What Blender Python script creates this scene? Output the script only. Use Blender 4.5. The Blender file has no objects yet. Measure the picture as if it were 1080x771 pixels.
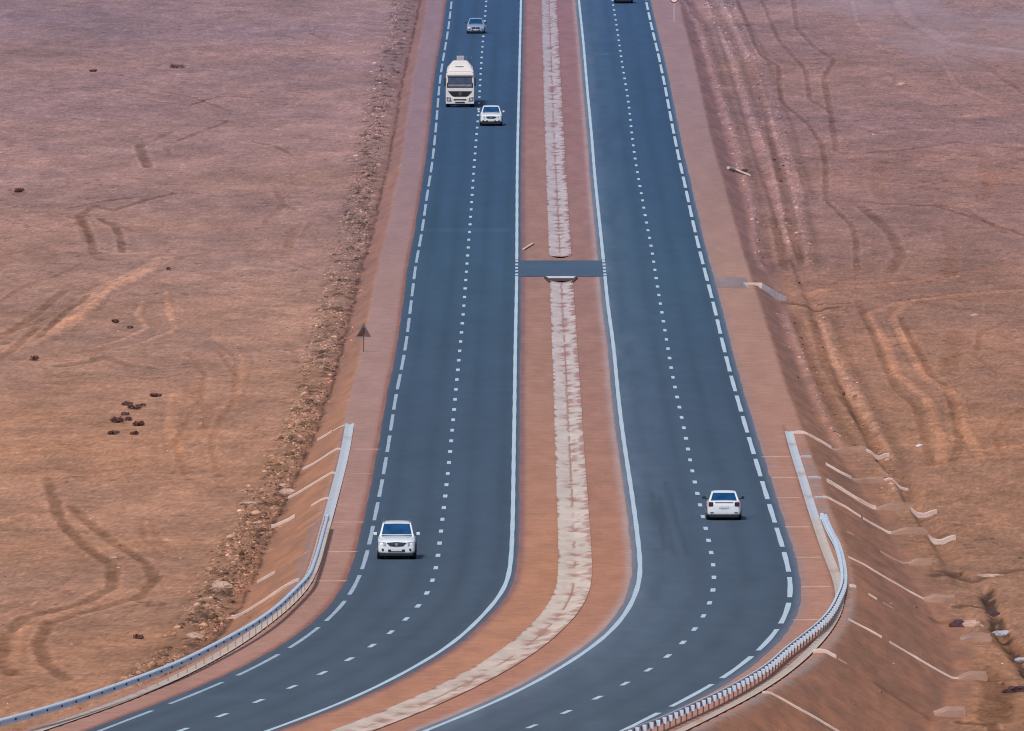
import bpy, bmesh, math, random
import numpy as np
from mathutils import Vector, Matrix
random.seed(7); rng = np.random.default_rng(7)
SC = bpy.context.scene; COL = SC.collection

# ------------------------------------------------------------------ camera model
F = 18000.0; CX = 540.0; CY = 385.5
TAU = math.atan(0.052); CT, ST = math.cos(TAU), math.sin(TAU)
LNW = [3.50734314e-10, -5.25338419e-07, 1.47714030e-03, 5.33264175e+00]
def depth(y):
    y = np.asarray(y, float); yc = np.clip(y, -10, 790)
    v = np.polyval(LNW, yc) + (y - yc) * 0.0013
    return F * 20.0 / np.exp(v)
_ys = np.arange(-260, 1150, 2.0); _c = depth(_ys); _v = -(_ys - CY) / F * _c
_Yw = _c * CT + _v * ST; _Zw = -_c * ST + _v * CT
HC = -_Zw[(_ys > 0) & (_ys < 771)].min(); _Zw = _Zw + HC          # camera height above the lowest road point
_o = np.argsort(_Yw); _Yw = _Yw[_o]; _Zw = _Zw[_o]
# continue the profile outside the traced stretch, easing to level
def _ext():
    Y, Z = list(_Yw), list(_Zw)
    s = (Z[-1] - Z[-2]) / (Y[-1] - Y[-2]); y, z = Y[-1], Z[-1]
    while y < 14000: y += 50; s *= 0.90; z += s * 50; Y.append(y); Z.append(z)
    s = (Z[1] - Z[0]) / (Y[1] - Y[0]); y, z = Y[0], Z[0]
    while y > -3000: y -= 50; s *= 0.93; z -= s * 50; Y.insert(0, y); Z.insert(0, z)
    return np.array(Y), np.array(Z)
PY, PZ = _ext()
def P(Y): return np.interp(Y, PY, PZ)
def row2Y(y):
    c = depth(y); v = -(np.asarray(y, float) - CY) / F * c
    return c * CT + v * ST
def px2X(px, py): return (np.asarray(px, float) - CX) / F * depth(py)
def Y2row(Y): return np.interp(-np.asarray(Y, float), -row2Y(_ys), _ys)

# ------------------------------------------------------------------ traced road lines
LO=[(476.5,0),(473.3,26.7),(464,85),(459.8,134),(455.6,173.7),(450.2,207.7),(444.9,245),(437.8,284),(435.3,305.6),(433,324),(430.6,344.4),(427.6,366.7),(423.3,389.8),(418.6,412),(414.6,436),(410.9,461),(406.7,486.9),(402.2,512.8),(396.6,539.5),(390.6,568.5),(383.3,598),(369,629),(336.8,662.6),(282,698),(217.8,727.7),(200,735),(140,757),(105,771)]
RO=[(681.2,0),(687,27),(694.2,57),(701.3,91),(708.6,130),(715,162),(722.4,195),(729.9,230),(736.3,257.8),(747.8,302.8),(752.2,319.4),(762.2,362),(774.0,407.4),(780.7,430.4),(787.6,454.4),(795.6,480.4),(803.3,506.3),(820.2,560.7),(830,592.8),(834.8,623),(826,657),(796,691),(741,729),(675.6,761),(656.4,771)]
LI=[(549.5,0),(547.5,87.5),(546,150),(545.4,190),(545.2,240),(544.8,300),(543.7,355.6),(542.9,411),(542.4,447),(541.8,480),(541.2,526.7),(540.4,560),(538.5,595.6),(534.4,620),(508.4,650),(467.4,687),(440,702),(418.9,714),(364,740.6),(282,771)]
RI=[(610.5,0),(615,42.5),(619.5,95),(623.7,140),(627.5,187.5),(632.9,240),(637,280),(642.0,329),(645.9,355.6),(651.5,412),(655.9,450.7),(661.6,489.6),(667.3,526.7),(673.5,576),(675.8,609),(667,636.6),(642.5,669.4),(604,697),(535.8,735),(453.7,769)]
LC=[(513,0),(507.5,67.5),(505,112),(503,137.5),(499.2,186.4),(496,234.3),(493.2,268.8),(490.6,304.6),(487.6,341.7),(484.8,370.4),(480.9,410.7),(476.9,454),(474.8,476.3),(470.9,511.3),(468.2,535.6),(465,560.5),(462,587),(457.5,612),(451,628),(423.8,658.5),(380.6,690),(323,718.7),(250.6,748.8),(190,771)]
RC=[(646,1),(650,25),(656,66),(663.7,115),(665.6,134.3),(670.3,170.5),(676,202),(682,235.8),(687.3,262.5),(693,300),(699.6,338.3),(704.6,368.5),(712.2,410.7),(714.8,421.9),(722.2,455.4),(728.9,491),(734.4,516),(747,568.8),(753,596),(754,611),(753,626),(748,641.5),(738.5,657),(727,672.4),(709.8,689.7),(687,706),(656.4,724),(619.2,742),(576.8,760.5),(550,771)]
GM=[(579.2,0),(586.8,187),(590.5,260),(594.3,340),(598,412),(601.5,486),(604.2,536),(606.4,590),(604.8,625),(597.2,640),(584,656),(569.2,670),(525.6,702),(487.5,722),(440,745),(372,771)]
GL=[(370,440),(368.7,447.6),(365.4,469.7),(359.9,494),(353,520),(347.7,540),(342,560),(336,581.7),(328,609),(318.6,624.7),(283,655.7),(248,682),(199,708.8),(132.7,739.7),(66,762),(40,771)]
GR=[(831,452),(833,459),(838.5,480),(846,502),(854,530),(861.5,552),(869,575),(877,596),(884.5,612),(888,626),(887,640),(880,656),(859,683),(829,710),(800,730),(750,755),(718,771)]
def pchip(x, y):
    x = np.array(x, float); y = np.array(y, float); h = np.diff(x); d = np.diff(y) / h; m = np.zeros(len(x))
    for i in range(1, len(x) - 1):
        m[i] = (d[i-1] * h[i] + d[i] * h[i-1]) / (h[i] + h[i-1])
    m[0], m[-1] = d[0], d[-1]
    def f(q):
        q = np.asarray(q, float); k = np.clip(np.searchsorted(x, q) - 1, 0, len(x) - 2); t = (q - x[k]) / h[k]
        tc = np.clip(t, 0, 1); t2, t3 = tc * tc, tc ** 3
        r = (2*t3-3*t2+1)*y[k] + (t3-2*t2+tc)*h[k]*m[k] + (-2*t3+3*t2)*y[k+1] + (t3-t2)*h[k]*m[k+1]
        return r + np.where(t < 0, (q - x[0]) * m[0], 0) + np.where(t > 1, (q - x[-1]) * m[-1], 0)
    return f
def line(pts, smooth=14.0):
    a = np.array(pts, float); Y = row2Y(a[:, 1]); X = (a[:, 0] - CX) / F * depth(a[:, 1]); o = np.argsort(Y)
    f0 = pchip(Y[o], X[o]); q = np.arange(Y.min() - 60, Y.max() + 60, 2.0); v = f0(q)
    k = np.exp(-0.5 * (np.arange(-40, 41) * 2.0 / smooth) ** 2); k /= k.sum()
    vp = np.concatenate([v[0] + (np.arange(-40, 0)) * (v[1]-v[0]), v, v[-1] + np.arange(1, 41) * (v[-1]-v[-2])])
    v = np.convolve(vp, k, 'valid'); s0 = (v[5]-v[0]) / 10; s1 = (v[-1]-v[-6]) / 10
    def f(Yq):
        Yq = np.asarray(Yq, float)
        return np.interp(Yq, q, v) + np.where(Yq < q[0], (Yq - q[0]) * s0, 0) + np.where(Yq > q[-1], (Yq - q[-1]) * s1, 0)
    return f
fLO, fRO, fLI, fRI, fLC, fRC, fGM, fGL, fGR = map(line, (LO, RO, LI, RI, LC, RC, GM, GL, GR))
def crestL(Y): return fLO(Y) - np.interp(Y2row(Y), [0, 200, 450, 600, 771], [2.4, 2.5, 2.75, 2.8, 3.0])
def crestR(Y): return fRO(Y) + np.interp(Y2row(Y), [0, 140, 450, 590, 640, 771], [3.3, 3.0, 3.15, 3.0, 2.9, 2.9])
def dropL(Y): return np.interp(Y2row(Y), [0, 200, 400, 450, 480, 520, 560, 612, 771, 900], [.5, .65, .85, 1.0, 1.25, 1.6, 1.6, 1.75, 2.0, 2.2])
def dropR(Y): return np.interp(Y2row(Y), [0, 200, 300, 400, 457, 482, 505, 527, 560, 590, 618, 655, 690, 771, 900], [.7, .8, .85, .9, 1.05, 1.4, 1.65, 1.85, 1.85, 2.1, 2.45, 2.6, 2.65, 2.9, 3.2])

# ------------------------------------------------------------------ noise
def _hash(i, j, s):
    n = (i.astype(np.int64) * 374761393 + j.astype(np.int64) * 668265263 + s * 1442695041) & 0xffffffff
    n = ((n ^ (n >> 13)) * 1274126177) & 0xffffffff
    return ((n ^ (n >> 16)) & 0xffff) / 65535.0
def vn(x, y, s=0):
    i = np.floor(x); j = np.floor(y); u = x - i; v = y - j; u = u*u*(3-2*u); v = v*v*(3-2*v)
    i = i.astype(np.int64); j = j.astype(np.int64)
    return (_hash(i,j,s)*(1-u)+_hash(i+1,j,s)*u)*(1-v) + (_hash(i,j+1,s)*(1-u)+_hash(i+1,j+1,s)*u)*v
def fbm(x, y, o=4, s=0):
    r = 0; a = .5; t = 0
    for k in range(o): r = r + a * vn(x, y, s + k * 17); t += a; a *= .5; x = x * 2.03 + 5.1; y = y * 2.03 + 1.7
    return r / t * 2 - 1
def sst(t): t = np.clip(t, 0, 1); return t * t * (3 - 2 * t)

# ------------------------------------------------------------------ terrain height
ridges = []   # (world polyline, half width, height)
GRID = {}
def polyd(X, Y, poly, w, sy=.2):
    """distance (stretched along Y) to a world polyline, only near it"""
    D = np.full(X.shape, 9.0); g = GRID.get('x') if X.size == GRID.get('n') else None
    if g is not None: D2 = D.reshape(GRID['sh']); off = float(X.ravel()[0] - GRID['x'][0])
    for (x0, y0), (x1, y1) in zip(poly[:-1], poly[1:]):
        a0, a1, b0, b1 = min(x0, x1) - 3*w, max(x0, x1) + 3*w, min(y0, y1) - 3*w/sy, max(y0, y1) + 3*w/sy
        if g is not None:
            i0, i1 = np.searchsorted(GRID['x'] + off, [a0, a1]); j0, j1 = np.searchsorted(GRID['y'], [b0, b1])
            if i1 <= i0 or j1 <= j0: continue
            x = (GRID['x'][i0:i1] + off)[None, :]; y = GRID['y'][j0:j1][:, None]
        else:
            m = (X > a0) & (X < a1) & (Y > b0) & (Y < b1)
            if not m.any(): continue
            x, y = X[m], Y[m]
        ax, ay = x - x0, (y - y0) * sy; bx, by = x1 - x0, (y1 - y0) * sy; L = bx*bx + by*by + 1e-9
        t = np.clip((ax*bx + ay*by) / L, 0, 1); d = np.hypot(ax - t*bx, ay - t*by)
        if g is not None: D2[j0:j1, i0:i1] = np.minimum(D2[j0:j1, i0:i1], d)
        else: D[m] = np.minimum(D[m], d)
    return D
def ramp(u, d, k):  # smooth-edged embankment: d metres down over d*k metres
    w = d * k + .01; t = np.clip(u / w, 0, 1)
    return d * (.15 * sst(t) + .85 * t)
def Hbase(X, Y):
    z = P(Y); r = Y2row(Y)
    uL = crestL(Y) - X; uR = X - crestR(Y)
    z = z - ramp(uL, dropL(Y), 1.62) - ramp(uR, dropR(Y), 1.76)
    # bench and small ditch beyond the right toe
    q = uR - dropR(Y) * 1.76 - 1.75; dd = np.interp(r, [0, 300, 400, 450, 530, 560, 600, 900], [.30, .30, .38, .5, .55, .2, .05, .0]) * (.8 + .4 * vn(Y / 9.0, Y * 0, 2))
    z = z - dd * (sst(q / .6) - .45 * sst((q - .95) / .6))
    toe = np.maximum(uL, uR) - 6
    z = z + np.clip(toe / 25, 0, 1) * .35 * fbm(X / 55, Y / 70, 2, 5)
    # shallow ditch in the median
    um = np.abs(X - fGM(Y)); z = z - .15 * (1 - sst((um - .15) / .62))
    return z
YS = np.concatenate([np.arange(600, 1900, 2.0)])
def unproj(px, py, H=Hbase):
    px = np.atleast_1d(np.asarray(px, float)); py = np.atleast_1d(np.asarray(py, float))
    outX = np.zeros(len(px)); outY = np.zeros(len(px))
    for a in range(0, len(px), 500):
        x = (px[a:a+500, None] - CX) / F; v = -(py[a:a+500, None] - CY) / F
        c = YS[None] / (CT + v * ST); X = x * c; Z = HC - c * ST + v * c * CT
        g = Z - H(X, np.broadcast_to(YS[None], X.shape)); k = np.argmax(g < 0, axis=1); k = np.clip(k, 1, len(YS) - 1)
        i = np.arange(len(k)); g0, g1 = g[i, k-1], g[i, k]; t = np.clip(g0 / (g0 - g1 + 1e-12), 0, 1)
        Yv = YS[k-1] + t * 2.0; outY[a:a+500] = Yv; outX[a:a+500] = (x[:, 0]) * Yv / (CT + v[:, 0] * ST)
    return outX, outY
def upoly(pts, H=Hbase):
    a = np.array(pts, float); X, Y = unproj(a[:, 0], a[:, 1], H); return list(zip(X, Y))

RIDGE_PX = [([(721,0),(739,33),(754,85),(771,137),(791,207),(800,274),(807,286)], .35, .20),
 ([(746.7,4),(772.6,63),(791,122),(809.6,167),(824,222),(835.6,274)], .35, .22),
 ([(828,334),(848,388),(868,439),(888,473)], .35, .20),
 ([(865,334),(882,382),(909,429),(932,479),(945,520)], .4, .24),
 ([(760,0),(790,60),(815,130),(838,200),(852,280)], .3, .12),
 ([(770,2),(800,60),(826,135),(848,210)], .25, .10)]
RIDGE = [(upoly(p), w, h) for p, w, h in RIDGE_PX]
GULLY = (upoly([(1040,622),(1047,640),(1052,660),(1066,680),(1076,697),(1090,715)]), .35, -.35)
GULLY2 = (upoly([(985,606),(1010,607),(1030,612),(1040,606),(1080,600)]), .3, -.12)
RKL = upoly([(427,0),(421,40),(402,100),(389,164),(373,249),(355,320),(338,390),(320,445),(285,518),(243,610),(199,681),(150,720)])
GTOP = float(row2Y(448))
def H(X, Y):
    z = Hbase(X, Y)
    for poly, w, h in RIDGE + [GULLY, GULLY2]:
        d = polyd(X, Y, poly, w * 1.6); n = .6 + .5 * vn(X * 1.2, Y * .35, 3)
        z = z + h * np.exp(-(d / w) ** 2) * n * (d < 8)
    d = polyd(X, Y, RKL, 1.6, .3); z = z + .20 * np.exp(-(d / 1.1) ** 2) * (.4 + vn(X * 1.1, Y * .5, 9)) * (d < 8)
    uL = crestL(Y) - X; uR = X - crestR(Y); off = np.clip(np.maximum(uL, uR) / 1.0, 0, 1)
    rough = off * (.07 * fbm(X / 1.1, Y / 2.0, 4, 21) + .05 * fbm(X / 5, Y / 7, 3, 31))
    z = z + rough
    g_ = np.minimum(np.abs(X - fGL(Y)), np.abs(X - fGR(Y))); z = z - .16 * sst((.24 - g_) / .12) * (Y < GTOP)
    # road bed: the soil sheet sinks a little beneath both carriageways
    r1 = np.clip(np.minimum(X - (fLO(Y) - .35), (fLI(Y) + .2) - X) / .25, 0, 1)
    r2 = np.clip(np.minimum(X - (fRI(Y) - .2), (fRO(Y) + .35) - X) / .25, 0, 1)
    z = z - .12 * np.maximum(r1, r2)
    return z
def Hs(x, y): return float(H(np.array([x]), np.array([y]))[0])

# ------------------------------------------------------------------ helpers
def s2l(c):
    c = np.asarray(c, float) / 255; return np.where(c <= .04045, c / 12.92, ((c + .055) / 1.055) ** 2.4)
KL = 1.0
def alb(c): return s2l(c) / KL
def tag(o, label=None, cat=None, group=None, kind=None):
    if label: o['label'] = label
    if cat: o['category'] = cat
    if group: o['group'] = group
    if kind: o['kind'] = kind
    return o
def empty(name, loc, rz=0, label=None, cat=None, group=None):
    o = bpy.data.objects.new(name, None); COL.objects.link(o); o.location = loc; o.rotation_euler = (0, 0, rz)
    o.empty_display_size = .3
    return tag(o, label, cat, group)
def link(name, me, mat=None, parent=None, smooth=False):
    if isinstance(mat, (list, tuple)):
        for m in mat: me.materials.append(m)
    elif mat: me.materials.append(mat)
    if smooth: me.polygons.foreach_set('use_smooth', [True] * len(me.polygons))
    o = bpy.data.objects.new(name, me); COL.objects.link(o)
    if parent: o.parent = parent
    return o
def copy_tree(o, parent=None):
    c = o.copy(); COL.objects.link(c); c.parent = parent
    for ch in list(o.children): copy_tree(ch, c)
    return c
def gridmesh(name, V, nu, nv, col=None, attr='soil'):
    """V: (nu*nv,3) row-major, nv fastest"""
    me = bpy.data.meshes.new(name); me.vertices.add(nu * nv); me.vertices.foreach_set('co', V.astype(np.float32).ravel())
    i = np.arange(nu - 1)[:, None] * nv + np.arange(nv - 1)[None]; q = np.stack([i, i + 1, i + nv + 1, i + nv], -1).reshape(-1, 4)
    # orient upward
    a, b, c = V[q[0, 0]], V[q[0, 1]], V[q[0, 2]]
    if np.cross(b - a, c - a)[2] < 0: q = q[:, ::-1]
    n = len(q); me.loops.add(n * 4); me.polygons.add(n)
    me.loops.foreach_set('vertex_index', q.astype(np.int32).ravel())
    me.polygons.foreach_set('loop_start', np.arange(0, n * 4, 4, dtype=np.int32))
    me.polygons.foreach_set('use_smooth', np.ones(n, bool))
    me.update(calc_edges=True)
    if col is not None:
        at = me.color_attributes.new(attr, 'FLOAT_COLOR', 'POINT')
        c4 = np.ones((nu * nv, 4), np.float32); c4[:, :3] = np.clip(col, 0, 1); at.data.foreach_set('color', c4.ravel())
    return me
def rawmesh(name, V, Fc):
    me = bpy.data.meshes.new(name); me.from_pydata([tuple(v) for v in V], [], [tuple(f) for f in Fc]); me.update(); return me
class MB:
    def __init__(s): s.v = []; s.f = []
    def add(s, V, Fc):
        b = len(s.v); s.v += [tuple(v) for v in V]; s.f += [tuple(i + b for i in f) for f in Fc]; return s
    def box(s, x0, x1, y0, y1, z0, z1):
        V = [(x, y, z) for x in (x0, x1) for y in (y0, y1) for z in (z0, z1)]
        return s.add(V, [(0,1,3,2),(4,6,7,5),(0,4,5,1),(2,3,7,6),(0,2,6,4),(1,5,7,3)])
    def hexa(s, V): return s.add(V, [(0,3,2,1),(4,5,6,7),(0,1,5,4),(1,2,6,5),(2,3,7,6),(3,0,4,7)])
    def cyl(s, p, q, r, n=16, r2=None):
        p = Vector(p); q = Vector(q); d = (q - p).normalized(); a = d.orthogonal().normalized(); b = d.cross(a); r2 = r if r2 is None else r2
        V = [p + (a * math.cos(t) + b * math.sin(t)) * r for t in [2*math.pi*k/n for k in range(n)]] + \
            [q + (a * math.cos(t) + b * math.sin(t)) * r2 for t in [2*math.pi*k/n for k in range(n)]]
        return s.add(V, [(k, (k+1) % n, n + (k+1) % n, n + k) for k in range(n)] + [tuple(range(n))[::-1], tuple(range(n, 2*n))])
    def quad(s, a, b, c, d): return s.add([a, b, c, d], [(0, 1, 2, 3)])
    def loft(s, rings, cap=True):
        n = len(rings[0]); V = [p for r in rings for p in r]; Fc = []
        for i in range(len(rings) - 1):
            for k in range(n): Fc.append((i*n+k, i*n+(k+1) % n, (i+1)*n+(k+1) % n, (i+1)*n+k))
        if cap: Fc += [tuple(range(n))[::-1], tuple(range((len(rings)-1)*n, len(rings)*n))]
        return s.add(V, Fc)
    def mesh(s, name, bevel=0, smooth=False):
        me = rawmesh(name, s.v, s.f); bm = bmesh.new(); bm.from_mesh(me)
        bmesh.ops.recalc_face_normals(bm, faces=bm.faces)
        if bevel: bmesh.ops.bevel(bm, geom=list(bm.edges), offset=bevel, segments=2, affect='EDGES', profile=.6)
        bm.to_mesh(me); bm.free(); return me
    def build(s, name, mat, parent=None, bevel=0, smooth=False): return link(name, s.mesh(name, bevel), mat, parent, smooth)

# ------------------------------------------------------------------ materials
def new_mat(name):
    m = bpy.data.materials.new(name); m.use_nodes = True; nt = m.node_tree; b = nt.nodes['Principled BSDF']; return m, nt, b
def N(nt, t, **kw):
    n = nt.nodes.new(t)
    for k, v in kw.items(): setattr(n, k, v)
    return n
def earth_mat(name, attr, rough=.95, fine=9., coarse=.8, amp=.22, bump=.25, bscale=5., stretch=(1, 1, 1), spec=.1, bdist=.05):
    m, nt, b = new_mat(name); L = nt.links
    at = N(nt, 'ShaderNodeAttribute'); at.attribute_name = attr
    tc = N(nt, 'ShaderNodeTexCoord'); mp = N(nt, 'ShaderNodeMapping'); mp.inputs['Scale'].default_value = stretch
    L.new(tc.outputs['Object'], mp.inputs['Vector'])
    n1 = N(nt, 'ShaderNodeTexNoise'); n1.inputs['Scale'].default_value = fine; n1.inputs['Detail'].default_value = 4
    n2 = N(nt, 'ShaderNodeTexNoise'); n2.inputs['Scale'].default_value = coarse; n2.inputs['Detail'].default_value = 6; n2.inputs['Roughness'].default_value = .65
    for n in (n1, n2): L.new(mp.outputs[0], n.inputs['Vector'])
    a = N(nt, 'ShaderNodeMath', operation='ADD'); L.new(n1.outputs[0], a.inputs[0]); L.new(n2.outputs[0], a.inputs[1])
    r = N(nt, 'ShaderNodeMapRange'); r.inputs['From Min'].default_value = .6; r.inputs['From Max'].default_value = 1.4
    r.inputs['To Min'].default_value = 1 - amp; r.inputs['To Max'].default_value = 1 + amp; L.new(a.outputs[0], r.inputs['Value'])
    mul = N(nt, 'ShaderNodeVectorMath', operation='SCALE'); L.new(at.outputs['Color'], mul.inputs[0]); L.new(r.outputs[0], mul.inputs['Scale'])
    L.new(mul.outputs[0], b.inputs['Base Color'])
    b.inputs['Roughness'].default_value = rough; b.inputs['Specular IOR Level'].default_value = spec
    if bump:
        n3 = N(nt, 'ShaderNodeTexNoise'); n3.inputs['Scale'].default_value = bscale; n3.inputs['Detail'].default_value = 5; L.new(mp.outputs[0], n3.inputs['Vector'])
        bp = N(nt, 'ShaderNodeBump'); bp.inputs['Strength'].default_value = bump; bp.inputs['Distance'].default_value = bdist
        L.new(n3.outputs[0], bp.inputs['Height']); L.new(bp.outputs[0], b.inputs['Normal'])
    return m
def flat_mat(name, rgb, rough=.6, metal=0, spec=.5, noise=.1, scale=6., coat=0, bump=0, lin=False):
    m, nt, b = new_mat(name); L = nt.links; c = np.array(rgb, float) if lin else alb(rgb)
    tc = N(nt, 'ShaderNodeTexCoord'); n = N(nt, 'ShaderNodeTexNoise'); n.inputs['Scale'].default_value = scale; n.inputs['Detail'].default_value = 5
    L.new(tc.outputs['Object'], n.inputs['Vector'])
    r = N(nt, 'ShaderNodeMapRange'); r.inputs['From Min'].default_value = .3; r.inputs['From Max'].default_value = .7
    r.inputs['To Min'].default_value = 1 - noise; r.inputs['To Max'].default_value = 1 + noise; L.new(n.outputs[0], r.inputs['Value'])
    mul = N(nt, 'ShaderNodeVectorMath', operation='SCALE'); mul.inputs[0].default_value = tuple(c); L.new(r.outputs[0], mul.inputs['Scale'])
    L.new(mul.outputs[0], b.inputs['Base Color'])
    b.inputs['Roughness'].default_value = rough; b.inputs['Metallic'].default_value = metal; b.inputs['Specular IOR Level'].default_value = spec
    b.inputs['Coat Weight'].default_value = coat; b.inputs['Coat Roughness'].default_value = .05
    if bump:
        bp = N(nt, 'ShaderNodeBump'); bp.inputs['Strength'].default_value = bump; bp.inputs['Distance'].default_value = .03
        L.new(n.outputs[0], bp.inputs['Height']); L.new(bp.outputs[0], b.inputs['Normal'])
    return m
M = {}
M['soil'] = earth_mat('desert_soil', 'soil', fine=5.5, coarse=.9, amp=.24, bump=.5, bscale=2.2, bdist=.14)
M['asphalt'] = earth_mat('asphalt', 'tar', rough=.85, fine=9, coarse=.6, amp=.13, bump=.1, bscale=30, spec=.25, stretch=(1, .35, 1), bdist=.01)
M['concrete'] = earth_mat('weathered_concrete', 'conc', rough=.9, fine=6, coarse=1.2, amp=.16, bump=.3, bscale=6, spec=.2)
M['paint'] = flat_mat('road_paint', (182, 199, 211), .7, noise=.2, scale=5)
M['paint_old'] = flat_mat('worn_road_paint', (160, 174, 190), .75, noise=.3, scale=4)
M['pale_conc'] = flat_mat('pale_concrete', (205, 184, 176), .9, noise=.22, scale=1.5, bump=.3)
M['apron_conc'] = flat_mat('apron_concrete', (168, 136, 122), .9, noise=.2, scale=1.2, bump=.3)
M['verge_conc'] = flat_mat('dusty_verge_concrete', (182, 148, 136), .9, noise=.2, scale=1.5)
M['grey_conc'] = flat_mat('grey_concrete', (165, 163, 172), .9, noise=.2, scale=1.5, bump=.3)
M['white_conc'] = flat_mat('whitewashed_concrete', (215, 215, 222), .8, noise=.1)
M['dark_rock_shade'] = flat_mat('dark_rock_and_shade', (70, 45, 50), .8, noise=.25)  # dark rocks; also painted shade around the median headwall inlet
M['galv'] = flat_mat('galvanised_steel', (208, 222, 238), .4, metal=.12, noise=.12, scale=2)
M['bolt'] = flat_mat('dark_bolt_steel', (40, 60, 90), .5, metal=.3)
M['post'] = flat_mat('dusty_galvanised_post', (176, 142, 128), .8, metal=0, noise=.12, scale=4)
M['rock_v'] = earth_mat('broken_rock', 'rockcol', fine=4, coarse=1.5, amp=.3, bump=.3, bscale=6)
M['rock'] = flat_mat('desert_rock', (154, 120, 108), .95, noise=.55, scale=1.6, spec=.1)
M['boulder'] = flat_mat('pale_boulder', (180, 150, 136), .95, noise=.3, scale=2, bump=.5, spec=.1)
M['bush'] = flat_mat('dry_bush', (118, 88, 84), .9, noise=.4, scale=3, spec=.1)
M['sign_back'] = flat_mat('sign_back_metal', (112, 84, 84), .6, noise=.25, scale=3)
M['rust'] = flat_mat('rusty_sheet', (78, 48, 40), .8, noise=.3, scale=5)
M['sign_white'] = flat_mat('sign_white', (225, 222, 225), .4, noise=.04)
M['sign_red'] = flat_mat('sign_red', (150, 50, 48), .4, noise=.05)
M['sign_black'] = flat_mat('sign_black', (20, 20, 24), .4, noise=.05)
M['car_white'] = flat_mat('white_car_paint', (222, 228, 234), .32, noise=.03, coat=.6)
M['car_ivory'] = flat_mat('cream_truck_paint', (218, 212, 208), .4, noise=.05, coat=.3)
M['car_silver'] = flat_mat('silver_car_paint', (168, 184, 212), .3, metal=.4, noise=.04, coat=.6)
M['glass'] = flat_mat('sky_blue_car_glass', (.004, .055, .16), .12, noise=.35, scale=2.2, lin=True, spec=.8)  # blue sky reflection put into the glass base colour
M['dash'] = flat_mat('dusty_dashboard', (128, 132, 150), .7, noise=.25)
M['glass_grey'] = flat_mat('truck_glass', (.05, .075, .13), .2, noise=.35, scale=1.5, lin=True, spec=.6)
M['black'] = flat_mat('black_plastic', (.008, .012, .025), .6, noise=.15, lin=True)
M['tyre'] = flat_mat('tyre_rubber', (.008, .010, .018), .85, noise=.2, lin=True)
M['rim'] = flat_mat('alloy_rim', (150, 155, 165), .35, metal=.7, noise=.1)
M['lamp'] = flat_mat('headlamp_glass', (160, 172, 190), .15, noise=.25, scale=12, spec=.8)
M['tail'] = flat_mat('tail_lamp', (66, 30, 40), .3, noise=.35, scale=9)
M['chrome'] = flat_mat('chrome', (190, 198, 210), .2, metal=.8, noise=.03)
M['plate'] = flat_mat('number_plate', (205, 205, 210), .5, noise=.08)
M['grey_trim'] = flat_mat('grey_trim', (95, 105, 125), .6, noise=.1)
M['plank'] = flat_mat('pale_wood', (208, 182, 160), .8, noise=.2, scale=3)

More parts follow.
